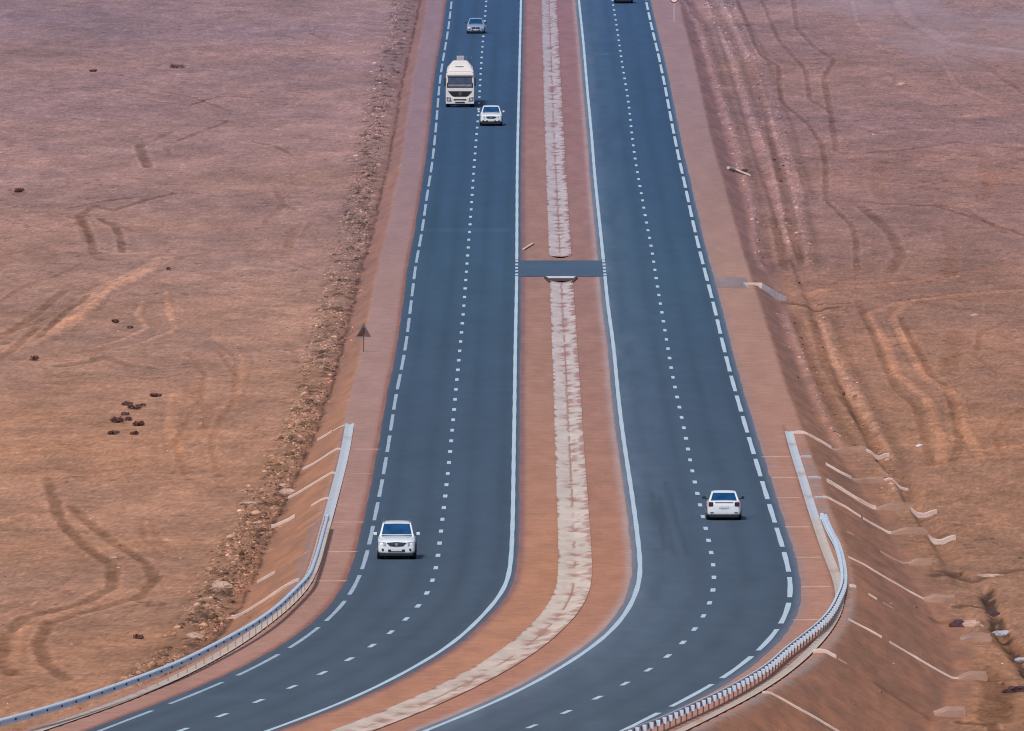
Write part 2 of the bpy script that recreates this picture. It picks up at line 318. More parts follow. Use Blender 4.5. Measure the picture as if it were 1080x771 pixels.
# ------------------------------------------------------------------ the ground sheet
def tab(rows, cols, y):
    c = np.array(cols, float); return np.stack([np.interp(y, rows, c[:, k]) for k in range(3)], -1)
def RKG(X, Y):
    d = polyd(X, Y, RKL, 2.0, .3); return np.exp(-(d / 1.3) ** 4) * (d < 8)
def soil_color(X, Y):
    r = Y2row(Y)  # far rows of the soil tables carry distance haze as a pinker, purpler colour
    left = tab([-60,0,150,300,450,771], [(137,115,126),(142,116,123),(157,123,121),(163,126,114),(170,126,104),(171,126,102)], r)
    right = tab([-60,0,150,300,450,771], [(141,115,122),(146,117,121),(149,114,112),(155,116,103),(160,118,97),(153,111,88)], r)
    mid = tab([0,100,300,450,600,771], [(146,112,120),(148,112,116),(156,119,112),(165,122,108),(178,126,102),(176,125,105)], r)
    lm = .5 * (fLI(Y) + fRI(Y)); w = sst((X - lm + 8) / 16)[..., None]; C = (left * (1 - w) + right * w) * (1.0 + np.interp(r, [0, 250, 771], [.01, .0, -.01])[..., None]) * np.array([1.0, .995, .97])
    # broad natural patches
    n = fbm(X / 14, Y / 60, 4, 41); C = C * (1 + .07 * n[..., None])
    n = fbm(X / 22 + 9, Y / 45, 3, 47)[..., None]; C = C + n * np.array([5., 1, -4.])
    st = fbm(X / 7, Y / 16, 4, 55); C = C * (1 + .045 * st[..., None])
    st = fbm(X / 1.1, Y / 3.4, 4, 57); C = C * (1 + .07 * st[..., None])
    st = fbm(X / 1.9 + Y / 30, Y / 8, 4, 58); C = C * (1 + .05 * np.tanh(st * 2.4))[..., None]
    st = fbm(X / 3.5 - Y / 40, Y / 22, 4, 60); C = C * (1 + .035 * np.tanh(st * 3))[..., None] + (st * 2)[..., None] * np.array([1., 0, -1])
    st = rng.normal(0, 1, X.shape); C = C * (1 + .055 * st)[..., None]
    st = fbm(X / .5, Y / 1.4, 2, 59); C = C * (1 + .06 * st[..., None])
    pit = sst((fbm(X / .8, Y / 1.6, 4, 63) - .40) * 6) * sst(fbm(X / 12, Y / 40, 2, 64) * 3 + .6); C = C * (1 - .20 * pit)[..., None]
    lit = sst((fbm(X / .7, Y / 1.5, 4, 65) - .42) * 6) * sst(fbm(X / 10, Y / 50, 2, 66) * 3 + .4); C = C * (1 + .11 * lit)[..., None]
    uL = crestL(Y) - X; uR = X - crestR(Y)
    # embankment faces, redder soil
    eL = sst((uL + .1) / .4) * (1 - sst((uL - dropL(Y) * 1.9) / .6)); eR = sst((uR + .1) / .4) * (1 - sst((uR - dropR(Y) * 2.0) / .8))
    ec = tab([0,300,450,771], [(140,106,108),(150,110,98),(164,118,95),(162,115,90)], r); ecR = tab([0,300,450,771], [(138,107,111),(141,105,99),(152,110,92),(154,108,86)], r)
    C = C * (1 - eL[..., None]*.85) + ec * eL[..., None]*.85; C = C * (1 - eR[..., None]*.9) + ecR * eR[..., None]*.9
    rill = fbm(X / .35 , Y / 6, 3, 71)*eR; C = C * (1 + .08 * rill[..., None])
    tl = X - (crestL(Y) - dropL(Y) * 1.62 - .12 - .15 * fbm(X*0, Y / 6, 3, 75)); g = np.exp(-(tl / .10) ** 2) * sst(vn(X*0, Y / 3, 76) * 2); C = C * (1 - .34 * g)[..., None]  # shadow line along the left embankment toe, painted into the soil
    mt = fbm(X / .7, Y / 5, 4, 73) * (eL + eR); C = C * (1 + .10 * mt)[..., None] + (mt * 6)[..., None] * np.array([1., 0, -.6])
    pd = sst((fbm(X / .5, Y / 2.0, 3, 77) - .15) * 4) * RKG(X, Y); C = C * (1 - .32 * pd)[..., None]  # shadow patches between the rubble stones, painted into the soil
    # compacted verges
    vL = sst((.12 - uL) / .25) * (X < lm - 3); vR = sst((.12 - uR) / .25) * (X > lm + 3)
    vc = tab([0,100,200,300,450,620,771], [(152,124,130),(152,124,127),(156,124,119),(168,131,118),(171,128,112),(174,128,110),(175,129,113)], r)
    vcl = tab([0,100,200,300,450,620,771], [(142,119,130),(146,121,129),(152,123,125),(163,130,124),(168,131,122),(172,130,115),(172,129,116)], r)
    vc = vc * (1 + .05 * fbm(X / 1.0, Y / 12, 4, 81)[..., None]); vcl = vcl * (1 + .05 * fbm(X / .9, Y / 14, 4, 83)[..., None])
    C = C * (1 - vR[..., None]) + vc * vR[..., None]; C = C * (1 - vL[..., None]) + vcl * vL[..., None]
    # median
    um = (X > lm - 3.4) & (X < lm + 3.4); left_half = X < fGM(Y)
    mc = mid + np.where(left_half[..., None], np.array([3., 2, -2]), np.array([-2., -2, -2]))
    mc = mc * (1 + .07 * fbm(X / .8, Y / 7, 4, 91)[..., None]); C = np.where(um[..., None], mc, C)
    # dust and worn tar at the asphalt edges
    def fringe(dx, w, c, k):
        nonlocal C
        g = np.exp(-(dx / w) ** 2) * k * (.75 + .5 * vn(X * 2, Y * .15, 7)); C = C * (1 - g[..., None]) + np.array(c) * g[..., None]
    far = np.interp(r, [0, 400, 771], [0, .5, 1])[..., None]
    fringe(X - (fRO(Y) + .62), .20, (150, 130, 130), .55)
    fringe(X - (fLI(Y) + .42), .20, (120, 92, 100), .7)
    fringe(X - (fRI(Y) - .5), .22, (175, 158, 160), .6)
    fringe(X - (fLO(Y) - .62), .16, (128, 78, 68), .6)
    k_ = sst((r - 470) / 25); fringe(X - (fGR(Y) + .55), .30, (150, 130, 126), .95 * k_ * sst(.5 + 1.6 * fbm(X / .35, Y / 2.5, 3, 85))); fringe(X - (fGL(Y) - .62), .22, (138, 122, 128), .5 * sst((r - 540) / 15) * sst((650 - r) / 30))
    # wheel tracks and other marks left in the soil
    WOB = fbm(X / .9, Y / 3.0, 3, 131); WOB2 = vn(X * 2.1, Y * .6, 13); WOB3 = vn(X / 2.5, Y / 9, 14)
    for poly, w, k, tint in TRACKS:
        d = polyd(X, Y, poly, w * 1.6); g = np.exp(-((d + WOB * .16) / w).clip(0, 9) ** 5) * (d < 8) * (.5 + .7 * WOB2) * (.8 + .5 * WOB3)
        C = C * (1 + (k * 1.22 * g)[..., None]) + g[..., None] * np.array(tint); g = np.exp(-((d - 1.35 * w) / (.35 * w)) ** 2) * (d < 8) * WOB2; C = C * (1 - (k * .75 * g)[..., None])
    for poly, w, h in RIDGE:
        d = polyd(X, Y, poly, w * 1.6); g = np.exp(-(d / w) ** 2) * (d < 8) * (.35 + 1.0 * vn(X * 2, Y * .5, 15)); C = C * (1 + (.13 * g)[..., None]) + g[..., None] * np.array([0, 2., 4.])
        d2 = polyd(X - .75, Y, poly, w * 1.6); g = np.exp(-(d2 / w) ** 2) * (d2 < 8); C = C * (1 - (.12 * g)[..., None])  # right flank of each ridge darkened: shade painted into the soil
    d = polyd(X, Y, RKL, 1.8, .3); g = np.exp(-(d / 1.3) ** 2) * (d < 8) * (.4 + vn(X * 1.5, Y * .4, 19)); C = C * (1 - (.10 * g)[..., None])
    d = polyd(X, Y, GULLY[0], .6); g = sst(1.5 - (d + .35 * fbm(X / .6, Y / 4.5, 2, 29)) / .30) * (d < 8) * sst((vn(X*2.2, Y*.5, 23)-.15)*4); C = C * (1 - (.45 * g)[..., None])
    d = polyd(X, Y, GULLY2[0], .4); g = np.exp(-(d / .25) ** 2) * (d < 8); C = C * (1 - (.3 * g)[..., None])
    # pale salt-grey pan at the far right, grey gravel far left
    g = sst((X - 26 - (Y - 1400) * .0) / 12) * sst((Y - 1560 + 4*X*0) / 90) * sst(.5 + fbm(X / 8, Y / 50, 4, 101)); C = C * (1 - .7 * g[..., None]) + np.array([158, 140, 150]) * .7 * g[..., None]
    return C
def T(pts, w, k, tint=(4, 0, -3)): return (upoly(pts), w * .82, k, tint)
TRACKS = [
 T([(200,372),(216,395),(212,420),(196,445),(185,470),(196,500)], .28, -.07), T([(232,372),(250,396),(247,422),(230,448),(222,470),(230,495)], .28, -.07),
 T([(250,600),(262,590),(250,580)], .2, -.06), T([(0,650),(25,640),(60,628),(80,610)], .25, .06), T([(20,690),(22,665),(55,650),(120,630),(150,640)], .25, .05),
 T([(0,735),(40,722),(80,728),(110,742)], .3, -.07), T([(0,755),(30,742),(60,748)], .3, -.07), T([(10,712),(50,700),(95,705)], .2, -.06),
 T([(0,480),(60,470),(120,478),(180,468)], .25, .05), T([(0,500),(40,492),(100,498),(170,488)], .25, -.05), T([(60,398),(110,394),(160,400),(210,392)], .25, -.08), T([(50,404),(100,406),(150,403)], .2, -.07),
 T([(0,318),(30,300),(62,290),(90,276)], .3, -.07), T([(0,270),(40,262),(90,268)], .3, -.06), T([(70,196),(75,192),(150,188)], .3, -.05), T([(240,220),(300,216),(330,230),(320,250)], .3, -.06),
 T([(1085,400),(1050,392),(1030,375),(1035,350),(1060,340)], .3, -.07), T([(1085,430),(1062,440),(1050,460),(1060,485)], .3, -.06), T([(960,200),(1000,190),(1085,196)], .3, -.08), T([(1085,125),(1030,120),(980,130),(930,128)], .35, .05),
 T([(960,520),(1000,530),(1040,520),(1085,525)], .25, -.06), T([(1020,560),(1050,550),(1085,556)], .25, .05), T([(990,60),(1010,90),(1060,110),(1085,112)], .35, .06), T([(900,0),(905,25),(930,50),(980,70)], .35, .05),
 T([(50,505),(62,545),(88.5,576),(119.5,598),(118,620),(88.5,636),(26.5,651),(5,669),(0,700),(14,712)], .42, -.17),
 T([(75,534),(119.5,571.6),(155,594),(164,611),(146,631),(108,640),(53,656),(40,678),(48,700),(70,716)], .40, -.16),
 T([(-10,558),(60,558),(102,563)], .2, -.10), T([(150,549),(153,570),(170,585)], .2, -.07), T([(160,548),(166,566),(182,580)], .2, -.07),
 T([(53,93),(110,92),(169,95.6),(205,103),(244,118)], .28, -.13), T([(125,97),(160,106),(200,111),(231,102),(260,103),(289,104)], .25, -.14),
 T([(71,220),(110,212),(155.6,206.7)], .3, -.13), T([(184,204),(150,212),(120,222),(100,218),(84,227),(95.6,249),(99,268)], .42, -.16), T([(75,228),(84,232),(94,255)], .5, -.10),
 T([(107,231),(122,240),(127,250),(129,266)], .38, -.17), T([(115,234),(140,243)], .25, -.12),
 T([(147,153),(150,163),(156,176)], .5, -.19), T([(176,156),(179,163)], .35, -.10), T([(163,148),(180,140)], .4, -.12), T([(190,148),(212,139),(240,128)], .4, -.12),
 T([(267,149),(290,154),(307,162)], .35, -.13), T([(330,35),(350,45),(300,38)], .5, -.07),
 T([(175,272),(153,285),(104,308.5),(72.6,339.7),(46.7,355),(-6,372)], 1.0, .09), T([(62,345),(95,325),(120,302),(160,284)], .5, .05),
 T([(93,312),(84,320),(70,328),(40,357)], .35, -.17), T([(67.5,307),(50,322),(20,344),(-4,358)], .45, -.12), T([(40,345),(10,372),(-5,380)], .4, -.12),
 T([(0,352),(28,345),(50,335)],.3,-.08),
 T([(150.5,319),(145,332),(155.7,346),(129.7,358),(104,365.6)], .3, .10), T([(176,308.5),(179,332),(187,347),(161,358),(130,368)], .3, .09),
 T([(136,310),(180,310),(178,318),(148,322)], .5, -.06), T([(60,386),(95,382),(110,377),(130,384),(160,388)], .5, -.13, (-2,0,0)), T([(80,372),(110,368)], .5, -.08),
 T([(-5,440),(60,436),(150,430)], .3, -.05), T([(180,470),(215,455),(220,430),(200,410)], .5, -.05), T([(190,480),(180,450),(186,415)], .5, .05),
 T([(778,0),(790,30),(795,44),(802,58),(821,70),(824,107),(840,120),(854,133),(866,150),(871,175),(871,211),(885,225),(898.5,237),(903,255),(904,285)], .30, -.13),
 T([(804,0),(821,41),(850,74),(854,104),(876,118.5)], .30, -.12),
 T([(837,0),(841,30),(860,50),(880,63),(869,81.5),(876,118.5),(882,159)], .35, -.12),
 T([(909.6,218.5),(935.6,241),(945,255),(950,270),(939,287)], .55, -.13),
 T([(870,163),(940,160),(1010,150),(1085,158)], .45, -.09), T([(875,211),(930,214),(987,217),(1040,234),(1085,250)], .35, -.14), T([(915,222),(980,216),(1085,222)], .3, -.10),
 T([(850,66),(880,67),(1000,60)], .3, -.07), T([(985,215),(1020,222),(1060,245)], .35, -.10),
 T([(860,300),(930,298),(1010,290)], .3, -.10), T([(930,170),(924,195),(935,215)], .7, -.035), T([(1040,170),(1046,195),(1036,212)], .8, -.03),
 T([(1000,240),(1006,265),(1003,290)], .6, -.04), T([(1008,350),(1006,375),(1000,395)], .8, -.06),
 T([(1085,306),(1010,311),(975,315),(956,321),(942,334.5),(956,361),(976,398.5),(1006.5,415),(1014,430),(1014,446),(1024,462),(1035,482)], .45, .10),
 T([(990,314),(956,318),(915.5,331),(925,345),(936,365),(941,380),(946,395),(976,419),(984,432),(986,449),(994,465),(993,485)], .45, .10),
 T([(950,335),(962,360),(980,392),(1000,412),(1010,445),(1012,470),(1005,490)], .35, -.10), T([(905,318),(920,350),(932,380),(945,410),(968,430),(975,460),(982,490)], .35, -.09),
 T([(820,318),(845,322),(860,328),(885,324)], .35, -.22), T([(863,322),(880,321),(896,320)], .25, -.28), T([(975,490),(1030,482),(1085,492)], .4, -.07), T([(1000,478),(1080,470)], .4, .05),
 T([(816,230),(822,255),(828,285)], .45, -.13), T([(790,60),(808,120),(822,190),(834,250),(846,280)], .35, -.10), T([(810,262),(852,272)], .3, -.08),
 T([(858,338),(871.7,385),(895,429),(922,469),(940,505)], .45, -.13), T([(835,330),(862,400),(880,440)], .3, -.06),
 T([(838,310),(870,305),(940,300),(1040,285)], .6, .06), T([(985,430),(1060,425)], .5, -.05),
 T([(1040,710),(1055,730),(1050,760)], .9, -.16), T([(985,655),(1010,655),(1035,656)], .35, -.14), T([(1044,660),(1075,690)], .7, -.12),
 T([(925,722),(960,745),(985,760)], .3, -.14), T([(1008,640),(1040,640)], .25, -.25), T([(1012,762),(1045,766),(1055,775)], .3, -.25), T([(984,602),(1012,605)], .25, -.25),
 T([(0,703),(12,700)], .3, -.2), T([(950,0),(960,20),(1000,45),(1085,55)], .9, .07, (0,2,5)), T([(1000,55),(1040,70),(1085,100)], .5, -.09), T([(1020,60),(1085,80)], .4, -.07),
 T([(225,352),(260,380),(250,420),(215,440)], .4, .04), T([(288,195),(300,215),(280,235)], .4, -.06), T([(310,240),(300,275),(330,285)], .5, -.05),
]
def rut_relief(X, Y):
    z = np.zeros(X.shape); n = .5 + vn(X * 1.5, Y * .4, 151)
    for poly, w, k, tint in TRACKS:
        d = polyd(X, Y, poly, w * 1.9); m = d < 8; q = d[m] / w
        z[m] += n[m] * np.sign(k) * (.035 * np.exp(-q ** 2) - .035 * np.exp(-((q - 1.25) / .35) ** 2))
    return z
def nonuni(core, lo, hi, g):
    a = list(core); s = core[1] - core[0]
    x = a[-1]; d = s
    while x < hi: d *= g; x += d; a.append(x)
    x = a[0]; d = s; pre = []
    while x > lo: d *= g; x -= d; pre.append(x)
    return np.array(pre[::-1] + a)
gx = nonuni(np.arange(-60, 60.01, .14), -7000, 7000, 1.13); gy = nonuni(np.arange(645, 1860, 1.05), -2500, 12000, 1.13)
XX, YY = np.meshgrid(gx, gy); sh = XX.shape; GRID.update(x=gx, y=gy, sh=sh, n=XX.size); XX = XX.ravel(); YY = YY.ravel()
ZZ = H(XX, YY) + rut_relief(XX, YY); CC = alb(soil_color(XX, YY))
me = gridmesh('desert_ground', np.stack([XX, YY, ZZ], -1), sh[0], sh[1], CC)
tag(link('desert_ground', me, M['soil']), kind='structure', label='bare sandy desert ground crossed by faint wheel tracks')

# ------------------------------------------------------------------ ribbons along the road
def ribbon(name, fa, fb, nu, Y0, Y1, dy, zoff, colf, mat, attr, kind='structure', parent=None, zf=None):
    Yv = np.arange(Y0, Y1 + dy, dy); t = np.linspace(0, 1, nu)
    X = fa(Yv)[:, None] * (1 - t) + fb(Yv)[:, None] * t; Y = np.repeat(Yv[:, None], nu, 1)
    Z = P(Y) + zoff
    if zf is not None: Z = Z + zf(X, Y)
    c = alb(colf(X, Y)).reshape(-1, 3) if colf else None
    m = gridmesh(name, np.stack([X, Y, Z], -1).reshape(-1, 3), len(Yv), nu, c, attr)
    o = link(name, m, mat, parent)
    if kind: tag(o, kind=kind)
    return o
YN, YF = 420, 2400
def tar(X, Y, fa, fb, left):
    r = Y2row(Y); C = tab([-60,0,150,300,450,600,771], [(52,83,120),(51,82,118),(50,79,110),(57,83,106),(63,81,101),(69,84,101),(75,88,101)], r)  # bluer far rows: distance haze painted into the asphalt colour
    w = (X - fa(Y)) / (fb(Y) - fa(Y))
    C = C * (1 + .03 * fbm(X / .5, Y / 60, 3, 201 + left)[..., None] + .035 * fbm(X / 2.2, Y / 25, 3, 207 + left)[..., None])
    lane = np.abs((w * 2 - .06) % 1 - .5); C = C * (1 + .025 * fbm(X / 1.0, Y / 6, 4, 221 + left)[..., None]); C = C * (1 - (.06 + .03 * fbm(X / 3, Y / 90, 2, 219))[..., None] * np.exp(-((lane - .22) / .09) ** 2)[..., None])
    if left == 0:
        g = np.exp(-np.clip((w - .06) / .22, 0, 9) ** 1.0) * .45 * (.7 + .5 * fbm(X / .8, Y / 18, 3, 211)); C = C + g[..., None] * (np.array([132, 142, 160]) - C)
        g = sst((.045 - w) / .03) * .5; C = C + g[..., None] * (np.array([150, 140, 145]) - C)
        g = sst((w - .96) / .03) * .55; C = C + g[..., None] * (np.array([130, 130, 145]) - C)
    else:
        g = sst((.03 - w) / .02) * .45; C = C + g[..., None] * (np.array([100, 90, 100]) - C)
        g = sst((w - .972) / .02) * .5; C = C + g[..., None] * (np.array([125, 118, 128]) - C)
    for (py, x0, x1, k, hh) in ([(243, 445, 540, .10, 3.), (735, 150, 300, .06, 2.5)] if left else [(57, 633, 644, .35, 1.2), (45, 664, 672, .10, 1.5), (610, 780, 815, -.06, 3)]):
        yy = float(row2Y(py)); xa, xb = px2X(x0, py), px2X(x1, py)
        g = np.exp(-((Y - yy) / hh) ** 2) * sst((X - xa) / .3) * sst((xb - X) / .3) * k; C = C * (1 + g[..., None])
    if left == 0:
        for p in ([(688,520),(694,545),(703,580)], [(696,525),(704,560),(712,585)], [(702,508),(712,545),(725,585)]):
            poly = [(float(px2X(a, b)), float(row2Y(b))) for a, b in p]; d = polyd(X, Y, poly, .3); C = C * (1 - .13 * np.exp(-(d / .14) ** 2) * (d < 8))[..., None]
    return C
la = lambda Y: fLO(Y) - .55; lb = lambda Y: fLI(Y) + .32
ra = lambda Y: fRI(Y) - .38; rb = lambda Y: fRO(Y) + .5
def wob(f, s, a): return lambda Y: f(Y) + a * fbm(np.asarray(Y) / 5.0, np.asarray(Y) * 0 + s, 3, s)
ribbon('left_carriageway', wob(la, 3, .05), wob(lb, 4, .04), 40, YN, YF, 2.0, .010, lambda X, Y: tar(X, Y, la, lb, 1), M['asphalt'], 'tar')
ribbon('right_carriageway', wob(ra, 5, .05), wob(rb, 6, .05), 40, YN, YF, 2.0, .010, lambda X, Y: tar(X, Y, ra, rb, 0), M['asphalt'], 'tar')
# crossover
yc0, yc1 = float(row2Y(292)), float(row2Y(275))
ribbon('median_crossover', lambda Y: fLI(Y) + .1, lambda Y: fRI(Y) - .1, 20, yc0, yc1, 1.5, .022,
       lambda X, Y: np.array([70, 90, 113]) * (1 + .06 * fbm(X / 1.5, Y / 4, 3, 303))[..., None], M['asphalt'], 'tar')

# painted markings
def arc_table(f):
    Y = np.arange(YN, YF, 1.0); X = f(Y); s = np.concatenate([[0], np.cumsum(np.hypot(np.diff(X), 1.0))]); return Y, s
def stripes(name, f, w, spans, mat, zoff=.0145):
    V = []; Fc = []
    Yt, St = arc_table(f)
    for a, b in spans:
        n = max(2, int((b - a) / 2.5) + 1); s = np.linspace(a, b, n); Yq = np.interp(s, St, Yt); Xq = f(Yq); t = (f(Yq + .5) - f(Yq - .5)); l = np.hypot(t, 1)
        nx, ny = 1 / l, -t / l; base = len(V)
        ww = w * (1 + .08 * np.sin(s * .37))
        for k in range(n):
            for sg in (-1, 1):
                y = Yq[k] + sg * ny[k] * ww[k] / 2; V.append((Xq[k] + sg * nx[k] * ww[k] / 2, y, float(P(y)) + zoff))
        for k in range(n - 1): Fc.append((base + 2*k, base + 2*k + 1, base + 2*k + 3, base + 2*k + 2))
    return tag(link(name, rawmesh(name, V, Fc), mat), kind='structure')
def s_at(f, py): Yt, St = arc_table(f); return float(np.interp(row2Y(py), Yt, St))
def dashes(f, py, length, period):
    s0 = s_at(f, py); k0 = -int(s0 // period) + 1; Yt, St = arc_table(f); out = []
    k = k0
    while s0 + k * period + length < St[-1]:
        c = s0 + k * period
        if c - length > 0: out.append((c - length / 2, c + length / 2))
        k += 1
    return out
stripes('left_lane_dashes', fLC, .21, dashes(fLC, 535.6, 3.3, 12.95), M['paint'])
stripes('right_lane_dashes', fRC, .21, dashes(fRC, 596, 3.3, 12.95), M['paint'])
stripes('left_edge_dashes', fLO, .19, dashes(fLO, 539.5, 20, 26.1), M['paint_old'])
stripes('right_edge_dashes', fRO, .23, dashes(fRO, 592.8, 20.5, 26.1), M['paint'])
for nm, f, w in (('left_inner_line', fLI, .21), ('right_inner_line', fRI, .22)):
    Yt, St = arc_table(f); a, b = s_at(f, 291.5), s_at(f, 274)
    sp = [(5, a)] + [(a + (b - a) * (k + .25) / 5, a + (b - a) * (k + .80) / 5) for k in range(5)] + [(b, St[-1] - 5)]
    stripes(nm, f, w, sp, M['paint'], .0145)

# ------------------------------------------------------------------ concrete drainage channels
def chan_col(X, Y):
    u = X - fGM(Y); r = Y2row(Y)
    C = tab([0,200,400,600,771], [(172,160,170),(184,172,175),(196,182,177),(207,189,175),(203,183,169)], r) * (1 + .09 * fbm(X * 1.2, Y / 3, 4, 401)[..., None])
    soilc = tab([0,300,600,771], [(138,104,108),(148,108,104),(158,108,92),(158,110,94)], r)
    d = np.exp(-((u + .02 + .05 * fbm(X*0, Y / 3, 2, 403)) / .05) ** 2) * sst((fbm(X*0 + 2, Y / 9, 3, 405) + .35) * 4) * .95           # joint filled with dirt
    up = np.interp(r, [0, 300, 330, 600, 771], [1, 1, .85, .6, .7])
    p = sst((fbm(X / .7, Y / 2.6, 4, 411) - .12) * 6) * np.exp(-((u - .02) / .38) ** 2) * (.35 + .65 * up) # dirt patches
    e = sst((fbm(X / 3, Y / 1.6, 3, 421) * .6 + (u - .58)) * 7) * up                                   # soil spilt over the right lip
    e2 = sst((fbm(X / 3, Y / 2.2, 3, 431) * .28 - (u + .74)) * 7)
    # transverse cracks and smears
    jt = np.exp(-(((Y + 14*fbm(X*0, Y/20, 2, 5)) % 9.5 - 4.7) / .35) ** 2) * .22 * sst(fbm(X*0+1, Y / 12, 2, 437) * 3 - .1)
    g = np.clip(np.maximum.reduce([d, p * .95, e * .95, e2, jt]), 0, 1)[..., None]
    return C * (1 - g) + soilc * g
def gzf(f, hw, dp): return lambda X, Y: -dp * (1 - np.clip(np.abs(X - f(Y)) / hw, 0, 1))
for nm, y0, y1 in (('median_channel_near', YN, float(row2Y(296))), ('median_channel_far', float(row2Y(270)), YF)):
    ribbon('median_concrete_channel', lambda Y: fGM(Y) - .8, lambda Y: fGM(Y) + .8, 21, y0, y1, .7, .03, chan_col, M['concrete'], 'conc', zf=gzf(fGM, .8, .09))
def side_col(f, seed):
    def c(X, Y):
        r = Y2row(Y); C = tab([440, 540, 560, 771], [(186, 194, 202), (186, 188, 196), (190, 178, 170), (190, 172, 160)], r)
        n = sst(fbm(X * .7, Y / 5, 4, seed) * 2.2 - .5)[..., None]; return C * (1 - .45*n) + np.array([168, 128, 112]) * .45*n
    return c
gw = lambda Y: np.interp(Y2row(Y), [600, 680], [.23, .19])
ribbon('left_kerb_channel', lambda Y: fGL(Y) - .25, lambda Y: fGL(Y) + .25, 9, YN, float(row2Y(447)), 1.2, .04, side_col(fGL, 501), M['concrete'], 'conc', zf=gzf(fGL, .26, .05))
ribbon('right_kerb_channel', lambda Y: fGR(Y) - gw(Y), lambda Y: fGR(Y) + gw(Y), 9, YN, float(row2Y(456)), 1.2, .04, side_col(fGR, 511), M['concrete'], 'conc', zf=gzf(fGR, .26, .05))

# ------------------------------------------------------------------ embankment drainage chutes
GRP_R = 'concrete drainage chutes down the right embankment'; GRP_L = 'concrete drainage chutes down the left embankment'
def chan(name, xs, Y0, w, h, mat, parent, base, taper=0, dip=.6):
    """open concrete channel running square to the road, lying on the slope"""
    x0, x1 = xs[0], xs[-1]; n = max(4, int(abs(x1 - x0) / .12)); X = np.linspace(x0, x1, n); Yc = np.full(n, Y0) + .05 * np.sin(X * 3)
    z = np.maximum.reduce([H(X, Yc - w * .5), H(X, Yc), H(X, Yc + w * .5)]) - .02
    k = np.array([.25, .5, .25]); z[1:-1] = np.convolve(z, k, 'valid'); V = []
    jj = .94 + .12 * rng.random(n)
    for i in range(n):
        t = i / (n - 1); hh = h * jj[i] * (1 if not taper else min(1, .15 + t / taper)); wa = min(.08, w * .2)
        for y, zz in ((-w/2, -.25), (-w/2, hh), (-w/2 + wa, hh), (-w/2 + wa + .02, hh * (1 - dip)), (w/2 - wa - .02, hh * (1 - dip)), (w/2 - wa, hh), (w/2, hh), (w/2, -.25)):
            V.append((X[i] - base[0], Yc[i] + y - base[1], z[i] + zz - base[2]))
    Fc = []
    for i in range(n - 1):
        a = 8*i; b = a + 8; Fc += [(a+j, a+j+1, b+j+1, b+j) for j in range(7)]
    Fc += [tuple(range(8)), tuple(range(8*(n-1), 8*n))]
    mb = MB(); mb.v = V; mb.f = Fc; return link(name, mb.mesh(name), mat, parent)
def chute(label, group, row, pieces):
    """pieces: (part name, px0, py0, px1, py1, width, height, material, taper)"""
    Y0 = float(row2Y(row)); t = None
    for nm, px0, py0, px1, py1, w_, h_, mat, tp in pieces:
        xs = []
        for px, py in ((px0, py0), (px1, py1)):
            v = -(py - CY) / F; c = Y0 / (CT + v * ST); xs.append((px - CX) / F * c)
        if t is None: base = (xs[0], Y0, Hs(xs[0], Y0)); t = empty('drainage_chute', base, 0, label, 'drainage chute', group)
        chan(nm, xs, Y0, w_, h_, M[mat], t, base, tp)
    return t
PC, AC, VC = 'pale_conc', 'apron_conc', 'verge_conc'
chute('hooked pale drainage chute starting at the far end of the right concrete channel', GRP_R, 457, [('channel',830,455.5,877,476,.8,.15,PC,0),('apron',877,476,913,477,1.6,.26,AC,.5),('outfall',913,477,938,484,.8,.16,PC,0)])
chute('pale chute second from the far end on the right slope, with thin curved hook', GRP_R, 482, [('verge_channel',800,480,838,482,.7,.04,VC,0),('inlet',838,482,856,482,1.6,.06,'grey_conc',0),('channel',871,490,898,505,.7,.14,PC,0),('apron',898,505,932,509,1.8,.24,AC,.5),('outfall',932,509,958,515,.8,.12,PC,0)])
chute('broad pale chute third from the far end on the right slope, with thick hook', GRP_R, 504, [('verge_channel',815,504,850,504,.7,.05,VC,0),('inlet',850,504,866,504,1.6,.06,'grey_conc',0),('channel',872,509,924,536,.8,.18,PC,0),('apron',924,536,960,538,1.8,.27,AC,.4),('outfall',960,538,988,543,.9,.22,PC,0)])
chute('thin chute fourth from the far end on the right slope, ending in wide hook', GRP_R, 525, [('verge_channel',820,525,855,525,.6,.03,VC,0),('inlet',855,524.5,868,525,1.4,.06,'grey_conc',0),('channel',868,526,908,544.6,.6,.12,PC,0),('channel',910,545,940,559.4,.6,.11,PC,0),('apron',940,559.4,979,562.5,1.8,.27,AC,.4),('outfall',979,562,1008,569,1.0,.24,PC,0)])
chute('faded drainage chute with broken upper run, between the hooked chutes and the long straight one', GRP_R, 556, [('verge_channel',828,556,868,556,.6,.04,VC,0),('channel',893,560.7,901,565,.6,.06,AC,0),('channel',928,581.6,958,595,.6,.08,AC,0),('apron',958,595,983,597,2.0,.26,AC,.4)])
chute('long unbroken thin chute running down from the guardrail bend to a pale apron', GRP_R, 588, [('verge_channel',838,588,880,588,.6,.03,VC,0),('channel',894.8,587.4,974,632.5,.45,.09,PC,0),('apron',974,632.5,1007,633,2.2,.27,AC,.45)])
chute('half buried chute with short pale stubs below the guardrail bend', GRP_R, 619, [('verge_channel',845,619,888,619,.6,.03,VC,0),('channel',896,618.5,903,622,.6,.12,PC,0),('channel',916,629,925,634,.6,.08,PC,0),('channel',931,638,942,644,.6,.07,AC,0),('apron',1013,681,1045,682,2.4,.28,AC,.45)])
chute('longest thin chute on the right slope, reaching an apron near the dark gully', GRP_R, 654, [('verge_channel',832,654,882,654,.6,.03,VC,0),('channel',894.8,654,930,672,.6,.09,PC,0),('channel',938,677,1011,715,.45,.09,PC,0),('apron',1011,715,1041,716,2.2,.27,AC,.45)])
